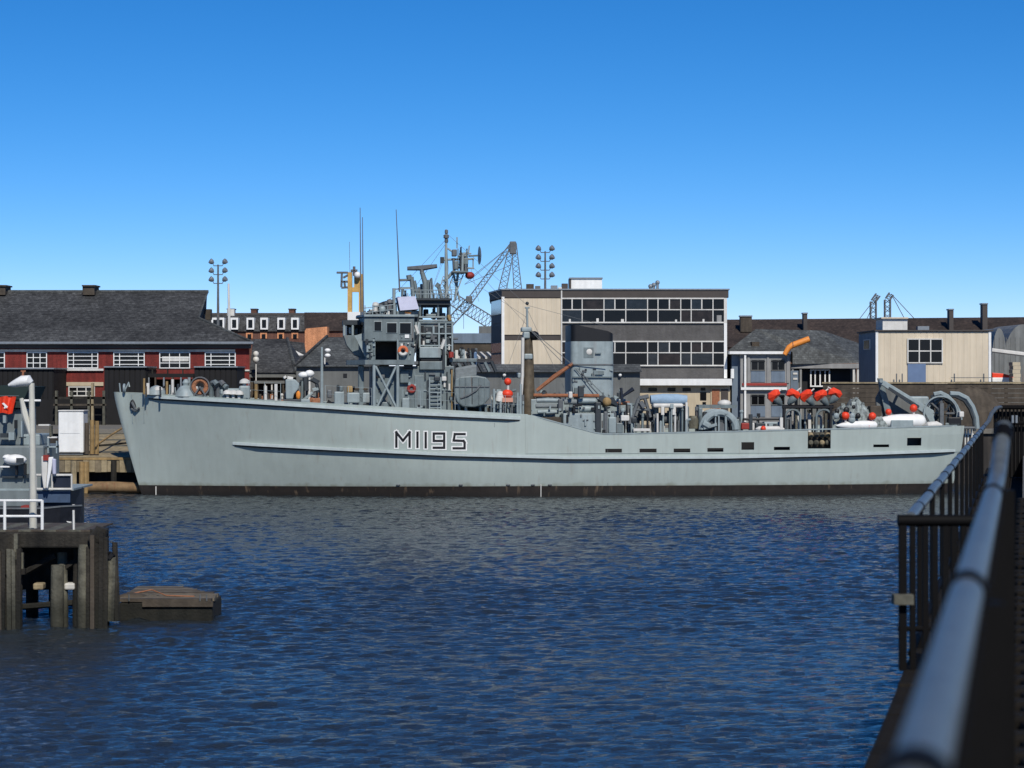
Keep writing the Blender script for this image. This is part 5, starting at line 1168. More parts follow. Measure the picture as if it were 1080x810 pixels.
# -- cream flat-roofed cabin block
Y = 158
cc = thing('cream_cabin_block', 'cream clad flat-roofed cabin block with blue-grey door at the right', 'building', at(985, Y))
xl, xr2, yb = WX(924, Y), WX(1045, Y), Y + 8
w_ = MB(); w_.box(xl + .02, xr2 - .02, Y + .07, yb, WZ(405.5, Y), WZ(349.6, Y)); build(w_, 'wall', bsheet, cc)  # blue-grey body puts the shade of the left side into its colour
w_ = MB(); ribbed(w_, WX(926.4, Y), WX(1042.6, Y), WZ(405, Y), WZ(350, Y), Y, .42, .014); build(w_, 'cladding', cream, cc)
part(cc, 'corner_trim', white, 923.6, 349.5, 926.3, 405, Y - .06, .14); part(cc, 'corner_trim', white, 1042.7, 349, 1045.4, 405, Y - .06, .14)
w_ = MB(); w_.box(xl - .12, xr2 + .15, Y - .15, yb + .1, WZ(349.4, Y), WZ(348, Y)); build(w_, 'roof_edge', dband, cc)
wn_ = MB()
for y_ in (357, 369.6, 382): prect(wn_, 957, y_, 994.5, y_ + 1.2, Y - .12, .11)
for x_ in (957, 969, 981, 993.3): prect(wn_, x_, 357, x_ + 1.2, 383.2, Y - .14, .13)
wo_ = build(wn_, 'window', offw, cc)
for i in range(3):
    for j in range(2): build(prect(MB(), 958 + i * 12, 358 + j * 12.5, 969.6 + i * 12, 370 + j * 12.5, Y - .05, .045), 'pane', glassd, wo_)
part(cc, 'door', blueg, 957.4, 383.4, 976.5, 404.5, Y - .08, .07)
part(cc, 'base_beam', black, 1003, 402.6, 1045, 405.2, Y - .4, .35); part(cc, 'handrail', dsteel, 1003, 398, 1045, 398.7, Y - .5, .05); part(cc, 'plinth', timberd, 924, 405.6, 1045, 452, Y + .05, 7.9)
for px in (1006, 1037, 945, 951): part(cc, 'rail_post', dsteel, px, 394, px + 1.2, 404, Y - .5, .06)
for y0, y1 in ((357, 368),):
    q = MB(); q.box(xl - .04, xl + .02, Y + 2.5, Y + 5.5, WZ(y1, Y), WZ(y0, Y)); sw_ = build(q, 'side_window', offw, cc); q = MB(); q.box(xl - .06, xl - .03, Y + 2.8, Y + 5.2, WZ(y1 - 1, Y), WZ(y0 + 1, Y)); build(q, 'pane', glassd, sw_)
rb_ = part(cc, 'roof_tank', offw, 931, 336, 957, 348, Y + 5, 3); build(prect(MB(), 929.5, 334.6, 958, 336, Y + 4.8, 3.4), 'lid', cream, rb_)
# -- long brown roof across the back
Y = 232
lr = thing('long_brown_roof_building', 'very long dark brown-roofed building across the skyline at the right', 'building', at(930, Y))
m1 = MB(); m1.face([W(764, 366, Y), W(1130, 366, Y), W(1130, 334, Y + 8), W(766, 337, Y + 8)]); m1.face([W(1130, 366, Y + 16), W(764, 366, Y + 16), W(766, 337, Y + 8), W(1130, 334, Y + 8)]); lro = build(m1, 'roof', slateb, lr)
part(lr, 'wall', brownbrick, 766, 366, 1128, 440, Y + .3, 15)
for px, w_, y0 in ((787, 6, 334), (849.5, 2, 331), (1003.5, 2.2, 327), (1039, 2.6, 321)):
    c_ = build(prect(MB(), px - w_, y0, px + w_, 350, Y + 4, 1.2), 'chimney', dband if w_ < 5 else timberd, lro); build(prect(MB(), px - w_ - .6, y0 - 1.4, px + w_ + .6, y0 - .01, Y + 3.9, 1.4), 'cap', metalg, c_)
part(lr, 'rooflight', metalg, 968, 344, 980, 348, Y + 1.5, 1)
# -- corrugated barrel sheds at far right
Y = 172
for i, (x0, x1, yy, lab) in enumerate(((1046, 1062, 346, 'narrow grey corrugated hut next to the cream cabin block'), (1058, 1100, 342, 'grey barrel-roofed corrugated hut at the right edge'))):
    Yh = Y + i * 6; hh = thing('corrugated_hut', lab, 'hut', at((x0 + x1) / 2, Yh), 'corrugated huts'); mb = MB(); cx, rx = (WX(x0, Yh) + WX(x1, Yh)) / 2, (WX(x1, Yh) - WX(x0, Yh)) / 2; zb0, zt0 = WZ(385, Yh), WZ(yy, Yh)
    mb.prism([(cx - rx, LAND), (cx + rx, LAND)] + [(cx + rx * math.cos(a), zb0 + (zt0 - zb0) * math.sin(a)) for a in np.linspace(0, math.pi, 15)], Yh, Yh + 9); build(mb, 'shell', corr, hh)
    for k in range(4): part(hh, 'sheet_lap', corr, x0 + 3 + k * 5, 356, x0 + 3.6 + k * 5, 392, Yh - .04, .04)
e = MB(); e.tube([W(1046, 369.5, 165), W(1095, 375.5, 165)], .16, 6); tag(build(e, 'overhead_beam', offw), 'slanting cream pipe beam running right from the cabin block', 'pipe')
e = MB(); e.prism([(WX(x, 160), WZ(y, 160)) for x, y in ((1046.5, 398), (1046.5, 393), (1058, 394), (1070, 397), (1070, 400))], 160, 161.5); rbt = thing('red_dinghy', 'small red and white upturned dinghy beside the cabin block', 'dinghy', W(1058, 403, 160)); build(e, 'hull', red, rbt, bevel=.05)
e = MB(); prect(e, 1046.5, 398.2, 1070, 403, 159.9, 1.8); build(e, 'gunwale', white, rbt, bevel=.05)
stk = thing('pallet_stack', 'pale stack of boxes at the right edge below the hut', 'stack', W(1072, 406, 158))
for k in range(6): part(stk, 'box', beige, 1068 + (k % 2) * .6, 382 + k * 4, 1076 + (k % 2) * .5, 385.7 + k * 4, 158, 1.2)
# -- brown timber quay fence at right
Y = 146
tf = thing('timber_wall', 'dark brown horizontally boarded timber wall along the quay at the right', 'wall', at(980, Y))
for k in range(10):
    py = 404.6 + k * 5; xo = random.uniform(-.02, .03)
    part(tf, 'board', timberd, 868, py, 985, py + 4.7, Y + xo, .1); part(tf, 'board', timberd, 985.3, py + .2, 1130, py + 4.8, Y + random.uniform(-.02, .03), .1)
part(tf, 'capping', timber, 867, 403, 1130, 404.5, Y - .1, .3)
for px in range(880, 1120, 30): part(tf, 'post', tar, px, 404.6, px + 3, 452, Y + .15, .25)
e = MB(); e.lathe([(2.4, 0), (2.3, 1.2), (1.6, 2.2), (.6, 2.7), (.05, 2.8)], (WX(1022, 144), 144, LAND), seg=16); e.v = [Vector((p.x, 144 + (p.y - 144) * .3, p.z)) for p in e.v]
for p in e.v: p += Vector((random.uniform(-.12, .12), 0, random.uniform(-.1, .1)))
tag(build(e, 'net_heap', timberd), 'dark brown heap of netting on the quay behind the stern', 'netting')
# small quayside clutter at left between shed and jetty
# ------------------------------------------------------------------ masts and cranes
def flood(px, Y, ytop, ybase, rows, lab, asym=False):
    t = thing('floodlight_mast', lab, 'floodlight', W(px, ybase, Y), 'floodlight masts')
    build(MB().tube([W(px, ybase, Y), W(px, ytop, Y)], [.16, .09], 8), 'pole', dsteel, t, smooth=True)
    for k in range(rows):
        y = ytop + k * 9.3 + 1
        a = MB(); L_, R_ = W(px - 4.5, y + .3, Y), W(px + 4.5, y + .3, Y); a.tube([W(px - 6, y - 3, Y), L_, R_, W(px + 6, y - 3, Y)], .05, 5); build(a, 'bracket', dsteel, t)
        for s in (-1, 1):
            c_ = W(px + s * 7, y - 4, Y); l_ = MB(); l_.lathe([(.08, -.3), (.26, -.1), (.3, .16), (.28, .2)], c_, (s * .75, -.35, .5), 10); build(l_, 'lamp_head', metalg, t, smooth=True)
flood(575, 235, 265, 330, 4, 'tall floodlight mast with eight lamp heads behind the office roof')
flood(230, 240, 279, 345, 3, 'tall floodlight mast with six lamp heads above the slate roof at the left')
wp = thing('white_pole', 'slim white pole with small box left of the mansard terrace', 'pole', W(242, 352, 238))
build(MB().tube([W(241, 299, 238), W(242, 352, 238)], [.1, .17], 6), 'pole', offw, wp); part(wp, 'box', offw, 239.5, 326, 247, 333, 238.2, .7)
# yellow crane frame
Y = 205
yc = thing('yellow_crane', 'faded yellow two-legged crane tower behind the bridge', 'crane', W(374, 337, Y))
part(yc, 'leg', yellow, 366.5, 287, 371.2, 329, Y, .5); part(yc, 'leg', yellow, 378.4, 289, 382.2, 329, Y, .5); part(yc, 'crossbeam', yellow, 371.3, 303, 378.3, 308, Y + .05, .4); part(yc, 'head', yellow, 373.5, 290, 378.3, 303, Y + .05, .4)
part(yc, 'cab', white, 366.5, 329, 381.5, 338.5, Y - .3, 1.4); part(yc, 'base', bsheet, 362, 338.6, 384, 380, Y - .2, 2)
pf = MB()
for (p, q) in (((355, 287.5), (367, 287.5)), ((360, 303.5), (367, 303)), ((360.5, 288), (360, 303)), ((362, 293), (367, 290)), ((363, 296), (364, 303)), ((360, 297), (367, 297))): pf.tube([W(*p, Y), W(*q, Y)], .1, 5)
build(pf, 'side_platform', dsteel, yc)
pf = MB(); pf.tube([W(373.5, 281, Y), W(373.5, 291, Y)], .12, 6); pf.tube([W(370, 285.5, Y), W(377, 285.5, Y)], .12, 6); pf.tube([W(368.5, 255, Y), W(369, 287, Y)], .025, 4); build(pf, 'aerial', dsteel, yc)
build(MB().ball(W(377, 290, Y - .4), .3, 10, 8), 'beacon', white, yc, smooth=True)
# grey lattice crane
Y = 225
lc = thing('lattice_crane', 'grey lattice dockside crane with A-frame and long jib behind the office block', 'crane', W(530, 345, Y))
def lat(name, p, q, w, n, r_=.06, tp=1.0): return build(MB().lattice(W(*p, Y), W(*q, Y), w, n, r_, tp), name, dsteel, lc)
lat('jib', (495, 318), (541, 256), .6, 16, .06, .55); lat('mast_leg', (529, 310), (540.5, 257), .8, 10, .06, .6); lat('mast_leg', (546.5, 310), (542, 257), .8, 10, .06, .6); lat('boom', (478, 316), (522, 343), 1.2, 12, .07); lat('jib_foot', (470, 345), (495, 318), .8, 7, .07)
build(prect(MB(), 537.5, 254.5, 544.5, 268, Y - .4, .8), 'mast_head', dsteel, lc, bevel=.1); build(prect(MB(), 491.5, 312, 498, 319, Y - .5, 1), 'jib_joint', dsteel, lc, bevel=.1)
cw = MB()
for (p, q) in (((540, 258), (496, 293)), ((540, 258), (490, 300)), ((538, 280), (490, 300)), ((489, 325), (489, 347))): cw.tube([W(*p, Y), W(*q, Y)], .03, 4)
build(cw, 'hoist_wire', dsteel, lc)
part(lc, 'machinery_house', greyr, 505, 344, 545, 365, Y - 1, 4)
Y = 250
for i, (pts, lab) in enumerate((([(921, 345), (921, 318), (926, 311)], 'left one of two short derrick posts above the cream cabin block'), ([(936, 345), (936, 316), (940, 310)], 'right one of two short derrick posts above the cream cabin block'))):
    dp = thing('derrick_post', lab, 'derrick', W(pts[0][0], 350, Y), 'paired derricks on the skyline')
    build(MB().lattice(W(*pts[0], Y), W(*pts[1], Y), .6, 6, .08), 'post', dsteel, dp); build(MB().lattice(W(*pts[1], Y), W(*pts[2], Y), .5, 3, .08), 'head', dsteel, dp)
    g = MB()
    for q in (((pts[2][0] - 20, 337), (pts[2][0] - 13, 339)) if i == 0 else ((968, 340), (955, 338))): g.tube([W(*pts[2], Y), W(*q, Y)], .05, 4)
    build(g, 'guy_wire', dsteel, dp)

# ------------------------------------------------------------------ timber slip jetty off the bow
Y = 126
jt = thing('timber_jetty', 'weathered sloping timber jetty beyond the bow of the minesweeper', 'jetty', (WX(100, Y), Y, 0))
xL, xR = WX(48, Y), WX(160, Y); zf = WZ(484, Y); zb_ = 3.05; yb_ = 137
nP = 17
for k in range(nP):
    t0, t1 = k / nP, (k + .9) / nP; jz = random.uniform(-.02, .02)
    p = MB(); xs0 = xL + random.uniform(-.1, .1)
    a, b_ = lerp(Y + .25, yb_, t0), lerp(Y + .25, yb_, t1); za, zc = lerp(zf, zb_, t0) + jz, lerp(zf, zb_, t1) + jz
    v0 = len(p.v); p.v += [Vector(q) for q in ((xs0, a, za - .1), (xR, a, za - .1), (xR, b_, zc - .1), (xs0, b_, zc - .1), (xs0, a, za), (xR, a, za), (xR, b_, zc), (xs0, b_, zc))]
    for q in ((0, 3, 2, 1), (4, 5, 6, 7), (0, 1, 5, 4), (1, 2, 6, 5), (2, 3, 7, 6), (3, 0, 4, 7)): p.f.append(q)
    build(p, 'plank', timber if k % 4 else timberg, jt)
part(jt, 'front_beam', timbero, 62, 482.5, 158, 485, Y, .24)
for k in range(15):
    x = 62 + k * 6.4; part(jt, 'fascia_board', timber if k % 3 else timberm, x, 485.3, x + 6.0, 498 + random.uniform(-.4, .4), Y + random.uniform(.02, .06), .08)
for px, m_ in ((78, timber), (86.5, timbero), (91, timbero), (120, tar), (148, timberg), (156, tar)):
    q = MB(); q.tube([W(px, 486 if px not in (86.5, 91) else 487, Y - .1), W(px, 530, Y - .1)], .16, 8); build(q, 'pile', m_, jt, smooth=True)
q = MB(); q.box(xL, xR, Y + .8, Y + 1.0, -.5, zf - .6); build(q, 'backing_wall', bshed, jt)
q = MB(); q.tube([W(94, 513.5, Y - .5), W(118, 513.5, Y - .5), W(150, 514.5, Y - .5)], [.3, .31, .28], 12); tag(build(q, 'fender_log', mat('rusty_log', srgb(122, 98, 68), .8, .35, 3, rust=.7), smooth=True), 'rusty floating fender log moored along the timber jetty', 'log')
cb_ = thing('white_cabinet', 'tall white cabinet standing on the timber jetty', 'cabinet', W(75, 480, Y + 1.2))
Yc = Y + 1.2
part(cb_, 'body', white, 61.5, 433.5, 88, 477.5, Yc, 1.3, bevel=.05); part(cb_, 'top', offw, 61, 432.6, 88.6, 433.9, Yc - .06, 1.4, bevel=.02); part(cb_, 'base', dsteel, 62, 477.7, 87.5, 480, Yc + .1, 1.1)
part(cb_, 'door', white, 63, 435, 84.5, 457, Yc - .025, .02); part(cb_, 'panel', white, 63, 457.5, 84.5, 476.5, Yc - .025, .02)
for i, (px, y0) in enumerate(((91.5, 446), (97, 443), (102, 444))):
    q = MB(); q.tube([W(px, 479, Yc + .3), W(px + .3, y0, Yc + .3)], [.13, .12], 8); tag(build(q, 'mooring_post', timbero if i else timberd, smooth=True), ('dark mooring post touching the white cabinet', 'middle ochre mooring post beside the white cabinet', 'ochre mooring post farthest from the white cabinet')[i], 'post', 'mooring posts by the cabinet')
q = MB(); q.tube([W(101, 470, 127.2), W(116, 459.5, 130), W(128, 452, 133)], .07, 6); tag(build(q, 'jetty_hose', timbero, smooth=True), 'ochre hose lying slantwise across the timber jetty', 'hose')
q = MB(); q.tube([W(104, 470, 128), W(126, 468, 128.3), W(144, 466, 128.6), W(155, 452, 128)], .06, 5); tag(build(q, 'mooring_line', tar), 'dark mooring line lying along the timber jetty', 'rope')

# ------------------------------------------------------------------ grey vessel at the left edge
Y = 96
pv = thing('patrol_vessel', 'grey naval craft with white lines, cut by the left edge', 'vessel', (WX(10, Y), Y, 0))
def vp(name, m_, a0, b0, a1, b1, Y_=Y, d=4.0, **k): return part(pv, name, m_, a0, b0, a1, b1, Y_, d, **k)
q = MB(); q.slab([(WX(-160, Y), Y + .3), (WX(40, Y), Y + .3), (WX(70, Y), Y + .9), (WX(77, Y), Y + 2.2), (WX(70, Y), Y + 4), (WX(40, Y), Y + 4.6), (WX(-160, Y), Y + 4.6)], -.6, WZ(516, Y)); build(q, 'hull', navyb, pv, bevel=.06)
vp('lower_house', vesselg, -160, 470, 46, 517, Y + .7, 3.4, bevel=.08); vp('upper_house', vesselg, -160, 431, 24, 470.2, Y + 1.1, 2.8, bevel=.08)
vp('house_step', lightg, 22, 458, 42, 470, Y + 1.3, 2.2, bevel=.06); vp('deck_edge', lightg, -160, 515.5, 77.5, 517.4, Y + .25, 4.4)
vp('lower_plate', vesselg, -160, 517.5, 40, 548, Y + .1, .4)
for p, m_ in (((15, 443, 17, 452), black), ((0, 457, 8, 461.5), darkg), ((9, 456, 15, 464), lightg), ((20, 461, 26, 462), darkg), ((12, 519, 25, 524), dsteel), ((11, 526, 26, 529), timberd), ((22, 444, 23.5, 462), lightg), ((3, 438, 6, 446), lightg), ((28, 500, 34, 504), darkg), ((2, 502, 24, 504), darkg)):
    vp('fitting', m_, *p, Y + .5, .3)
q = MB(); q.prism([(WX(x, Y), WZ(y, Y)) for x, y in ((-40, 412), (-4, 406.5), (27, 408), (21, 421), (20, 430), (-40, 431))], Y + .8, Y + 4.2); tag(build(q, 'awning', dgreen), 'dark green canvas awning over the grey vessel at the left edge', 'awning')
fl_ = thing('ensign', 'red flag with white mark hanging below the green awning', 'flag', W(8, 437, Y + .5))
q = MB(); n = 8
top_ = [W(-4 + k * 21 / n, 418 + .4 * math.sin(k), Y + .6 + .08 * math.sin(k * 1.4)) for k in range(n + 1)]; bot_ = [W(-4 + k * 17 / n, 436 + .8 * math.cos(k), Y + .6 + .12 * math.sin(k * 1.2)) for k in range(n + 1)]
for k in range(n): q.face([bot_[k], bot_[k + 1], top_[k + 1], top_[k]])
build(q, 'cloth', red, fl_, solid=.015)
q = MB(); q.face([W(2, 425.5, Y + .45), W(4, 424.6, Y + .45), W(8.5, 429, Y + .45), W(7, 430.5, Y + .45)]); q.face([W(4, 430.5, Y + .44), W(5, 428, Y + .44), W(6.5, 428.6, Y + .44), W(5.5, 431, Y + .44)]); build(q, 'white_mark', white, fl_, solid=.012)
q = MB(); q.tube([W(-6, 417.5, Y + .6), W(20, 417.5, Y + .6)], .02, 5); build(q, 'staff', dsteel, fl_)
rd = thing('dinghy', 'small white covered dinghy on a cradle aboard the grey vessel', 'dinghy', W(16, 497, Y + .3))
q = MB(); q.ball(W(16, 485, Y + .3), .38, 14, 8, (1.3, .9, .62)); q.ball(W(8, 482.5, Y + .3), .22, 10, 6, (1, 1, .6)); build(q, 'cover', white, rd, smooth=True); build(prect(MB(), 0, 491.5, 10, 493, Y + .2, .3), 'thwart', white, rd); build(prect(MB(), 17, 483, 25, 488, Y - .06, .02), 'opening', darkg, rd)
for px in (16, 25): build(prect(MB(), px, 489, px + 2.2, 501, Y + .3, .2), 'cradle_leg', black, rd)
# rails, screens
q = MB()
for py in (501, 515.8): q.tube([W(37, py, Y - .05), W(76, py, Y - .05)], .05, 6)
for px in (38, 55, 75.5): q.tube([W(px, 500.5, Y - .05), W(px, 517, Y - .05)], .04, 6)
build(q, 'guard_rail', offw, pv)
vp('netting_screen', navyb, 54, 502.5, 75, 515, Y + .02, .05); vp('stern_screen', mat('blue_screen', srgb(58, 76, 100), .7, .2, 3), 40, 517.6, 74, 530, Y + .12, .05)
for i, (pts, m_) in enumerate((([(45, 481), (52, 481), (51.5, 496), (50, 515), (47.5, 515), (45.5, 500)], offw), ([(53, 482), (58, 481.5), (56, 496), (52, 515), (50.5, 514), (52, 497)], white), ([(57, 483), (61, 484), (61, 500), (57.5, 500)], lilac))):
    q = MB(); q.prism([(WX(x, Y), WZ(y, Y)) for x, y in pts], Y - .35 - .05 * i, Y - .15 - .05 * i); o = tag(build(q, 'hanging_fender', m_, bevel=.04), ('off-white hanging fender with red top at the vessel rail', 'white hanging fender in the middle at the vessel rail', 'lilac-grey hanging fender nearest the white cabinet')[i], 'fender', 'fenders at the vessel rail')
    if i == 0: build(prect(MB(), 45.4, 480, 51, 485.6, Y - .42, .3), 'red_top', redd, o)
bx2 = thing('deck_machinery', 'small white-topped deck winch on the vessel beside the cabinet', 'winch', W(52, 482, Y + 1))
for (a0, b0, a1, b1, m_) in ((50, 460.5, 60, 462, offw), (50, 462, 51.3, 478, lightg), (59, 465, 60, 478, lightg), (50, 470.5, 60, 472, lightg), (44, 474, 50, 481, dsteel), (52, 449, 54.2, 461, timberg), (40.5, 447.5, 52, 449, offw)): build(prect(MB(), a0, b0, a1, b1, Y + 1, .3), 'frame_member', m_, bx2)
# dark launch lying nearer
Y = 93
la = thing('dark_launch', 'dark-hulled launch with raked bow between the vessel and the dolphin', 'boat', (WX(40, Y), Y, 0))
q = MB(); sec = []
for px, hw_ in ((-60, 1.1), (20, 1.2), (45, 1.1), (62, .8), (74, .35), (80.5, .03)):
    zt_ = WZ(537 - (px > 60) * 1.5, Y); sec.append([Vector((WX(px - (4 if px > 60 else 0), Y), Y + 1.2 - hw_ * .7, -.4)), Vector((WX(px, Y), Y + 1.2 - hw_, zt_)), Vector((WX(px, Y), Y + 1.2 + hw_, zt_)), Vector((WX(px - (4 if px > 60 else 0), Y), Y + 1.2 + hw_ * .7, -.4))])
for s in sec: q.v += s
for i in range(len(sec) - 1):
    for k in range(4): k2 = (k + 1) % 4; q.f.append((i * 4 + k, i * 4 + k2, i * 4 + 4 + k2, i * 4 + 4 + k))
q.f.append((0, 1, 2, 3)); q.f.append(tuple(len(q.v) - 4 + k for k in (3, 2, 1, 0))); build(q, 'hull', mat('launch_hull', srgb(34, 36, 42), .45, .3, 3, streak=.2), la)
q = MB()
for s0, s1 in zip(sec, sec[1:]): q.tube([s0[1] + Vector((0, 0, .02)), s1[1] + Vector((0, 0, .02))], .04, 6)
build(q, 'gunwale', dsteel, la); build(prect(MB(), 22, 533.5, 33, 540, Y + .7, .8), 'engine_box', redd, la)
q = MB(); q.tube([W(77.5, 532, Y + 1.2), W(77.5, 536, Y + 1.2)], .06, 6); build(q, 'bow_bitt', offw, la)
q = MB(); q.face([W(70, 549.5, Y + .62), W(75.5, 550.2, Y + .72), W(75, 552, Y + .72), W(70.5, 550.5, Y + .62)]); build(q, 'bow_mark', offw, la, solid=.02)

# ------------------------------------------------------------------ timber dolphin with lamp post
Y = 58.5
dl = thing('timber_dolphin', 'dark tarred timber dolphin on piles at the lower left', 'dolphin', (WX(45, Y), Y, 0))
zc = WZ(561, Y)
part(dl, 'cap_beam', tar, -60, 561, 104, 578, Y - .1, .4, bevel=.05); part(dl, 'cap_beam', tar, -60, 559.5, 106, 572, Y + 2.6, .4, bevel=.05)
for k in range(12):
    x0 = -60 + k * 13.2; part(dl, 'deck_plank', timberd if k % 2 else timberg, x0, 559.0, x0 + 13.2, 560.8, Y - .05 + random.uniform(-.03, .03), 2.9)
q = MB(); q.tube([W(96, 572, Y - .2), W(104, 567, Y - .2), W(108, 556.5, Y - .2)], [.16, .22, .16], 10); build(q, 'corner_knee', tar, dl, smooth=True)
pil = [(-14, .34, tar, 561), (-4, .3, tar, 562), (6, .28, tar, 563), (15.5, .2, tar, 563), (61, .18, timberg, 596), (66, .14, timberg, 583), (88.5, .17, timberg, 574), (93, .16, tar, 576), (101, .18, tar, 558), (108, .17, tar, 557), (82, .12, tar, 578)]
for px, r_, m_, y0 in pil:
    q = MB(); b0_ = W(px, 690, Y); t_ = W(px + random.uniform(-.8, .8), y0, Y + (0 if px not in (66, 82) else .6)); b0_.z = -1.2
    b0_.x = W(px, 600, Y).x; q.tube([b0_, b0_.lerp(t_, .5) + Vector((random.uniform(-.02, .02), 0, 0)), t_], [r_ * 1.05, r_, r_ * .93], 10); build(q, 'pile', m_, dl, smooth=True)
for px in (-12, 10, 34, 58, 84, 104):
    q = MB(); b0_ = W(px, 600, Y + 2.7); t_ = W(px, 572, Y + 2.7); b0_.z = -1; q.tube([b0_, t_], .17, 8); build(q, 'pile', tar, dl, smooth=True)
part(dl, 'waling', tar, -60, 600, 26, 606, Y - .35, .2); part(dl, 'brace_board', timberg, 14.5, 563, 18.5, 590, Y - .35, .1); part(dl, 'brace_board', timberg, 22, 583, 24.5, 606, Y - .3, .1)
part(dl, 'inner_wall', tar, -30, 570, 100, 622, Y + 1.6, .12)
for (p, q_), m_ in ((((26, 604), (58, 586)), tar), (((64, 602), (88, 586)), tar), (((24, 640), (98, 634)), tar)):
    q = MB(); q.tube([W(*p, Y + .5), W(*q_, Y + .5)], .08, 6); build(q, 'cross_brace', m_, dl)
for px, py, m_ in ((41, 617, timber), (74, 617, offw)):
    q = MB(); q.box(WX(px - 6, Y + .3), WX(px + 5, Y + .3), Y + .25, Y + .6, WZ(py + 5, Y + .3), WZ(py - 2, Y + .3)); build(q, 'packing_block', m_, dl, bevel=.04)
q = MB(); q.tube([W(116, 655, Y - .1) , W(118, 587, Y - .1)], .11, 8); build(q, 'stake', timberg, dl); q = MB(); q.tube([W(123.5, 655, Y), W(121, 572, Y)], [.09, .07], 6); build(q, 'stake', tar, dl); q = MB(); q.tube([W(115, 589, Y - .15), W(119, 584, Y - .15)], .1, 6); build(q, 'stake_clamp', black, dl)
r3 = random.Random(9)
for px in [-14 + 5.2 * k for k in range(7)] + [95, 99.6, 104.5, 109]:
    w_ = r3.uniform(3.9, 4.8); yo_ = r3.uniform(-.06, .06); a_ = W(px, 579 if px < 50 else r3.uniform(560, 572), Y - .42 + yo_); x1_ = WX(px + w_, Y - .42); tl_ = r3.uniform(-.03, .03); q = MB()
    q.prism([(a_.x + tl_, -.8), (x1_ + tl_, -.8), (x1_, a_.z - r3.uniform(0, .09)), (a_.x, a_.z)], Y - .42 + yo_, Y - .34 + yo_); build(q, 'sheathing_plank', r3.choice((tar, tar, timberg, timberd)), dl)
lp = thing('lamp_post', 'white lamp post with large hooded lamp rising from the timber dolphin', 'lamp post', W(35, 560, Y + .6))
Yl = Y + .6
q = MB(); q.tube([W(35, 562, Yl), W(34.5, 480, Yl), W(33.4, 404, Yl)], [.105, .085, .075], 10); build(q, 'post', mat('lamp_post_paint', srgb(198, 196, 184), .5, .1, 3, streak=.15), lp, smooth=True)
q = MB(); q.tube([W(33.2, 404, Yl), W(30, 401.5, Yl), W(24, 402, Yl), W(15, 405, Yl), (W(9, 406.5, Yl))], [.1, .2, .2, .13, .05], 12, True, .75); build(q, 'lamp_hood', white, lp, smooth=True)
q = MB(); q.tube([W(22.5, 420, Yl), W(26, 436, Yl), W(33.5, 462, Yl)], [.05, .085, .05], 8); build(q, 'strut', mat('lamp_post_paint', (0, 0, 0)), lp, smooth=True)
q = MB(); q.tube([W(25.5, 422.5, Yl), W(43, 422.5, Yl)], .03, 6); build(q, 'ladder_bar', white, lp)
q = MB(); q.tube([W(24, 396, Yl), W(24.5, 391, Yl)], .03, 6); q.tube([W(22, 391.5, Yl), W(27, 391.5, Yl)], .02, 5); q.tube([W(24, 402, Yl), W(24, 396, Yl)], .04, 6); build(q, 'photocell', varn, lp)
gr = thing('white_guard_rail', 'white tubular guard rail round the top of the timber dolphin', 'railing', W(10, 560, Y))
q = MB()
for py in (528, 544.5): q.tube([W(-40, py, Y + .1), W(44.5, py, Y + .1)], .035, 8)
build(q, 'rail', white, gr, smooth=True)
for px in (-28, 5, 44.5):
    q = MB(); q.tube([W(px, 527.5, Y + .1), W(px, 561, Y + .1)], .04, 8); build(q, 'post', white, gr, smooth=True)
q = MB(); q.tube([W(77.5, 538, Y + .1), W(77.8, 561, Y + .1)], .03, 6); build(q, 'stub_post', offw, gr)
# raft
raftt = mat('raft_planking', srgb(104, 96, 82), .9, .35, 3, streak=.2, bump=.5, bscale=12)
Y = 60.2
ra = thing('work_raft', 'low weathered timber work raft floating off the dolphin', 'raft', (WX(175, Y), Y, 0))
for k in range(14):
    y0 = Y + k * .28; q = MB(); zt_ = WZ(632, Y) + .0 + random.uniform(-.015, .02); q.box(WX(124 - k * .3, Y), WX(223.5 - max(0, k - 5) * 6.5, Y) + random.uniform(-.05, .03), y0, y0 + .265, zt_ - .08, zt_); build(q, 'plank', raftt if k % 3 else timberd, ra)
part(ra, 'side_beam', tar, 126, 635.3, 224, 660, Y + .02, 1.9, bevel=.04); part(ra, 'rubbing_board', timberd, 150, 634.5, 224.5, 640, Y - .06, .07)
q = MB(); q.tube([W(140, 626, Y + .9), W(160, 622, Y + 1.3), W(175, 628, Y + .7), W(205, 629, Y + .6)], .018, 6); build(q, 'rope', rope, ra, smooth=True)
q = MB(); q.ball(W(140, 630, Y + .8), .35, 10, 6, (1.2, 1, .35)); build(q, 'tarpaulin', timberd, ra, smooth=True)
for px in (136, 211, 218): q = MB(); q.tube([W(px, 634, Y - .05), W(px, 627, Y - .05)], .02, 5); build(q, 'spike', dsteel, ra)

# ------------------------------------------------------------------ near quay, railings and warehouse on the camera's side
SL = .225
def G(Y, lat, z): return Vector((SL * Y + lat, Y, z))
ZL, ZU = EYE - 2.1, EYE - 1.6
nq = MB(); nq.slab([(SL * -8 - .8, -8), (SL * 60 - .8, 60), (60, 60), (60, -8)][::-1], -2, ZL - .16); struct(nq, 'near_quay', wetwall)
up = MB(); up.slab([(SL * -8 - .02, -8), (SL * 60 - .02, 60), (59, 60), (59, -8)][::-1], ZL - .155, ZU - .05); wy = struct(up, 'walkway', granite)
cs = MB(); lo = MB(); lo.slab([(SL * -8 - .28, -8), (SL * 60 - .28, 60), (SL * 60 - .03, 60), (SL * -8 - .03, -8)][::-1], ZL - .155, ZL - .02); struct(lo, 'lower_quay', dstone)
cop = thing('quay_coping', 'dark granite coping stones along the near quay edge', 'coping', G(20, -.6, ZL - .16))
y0 = 5.0
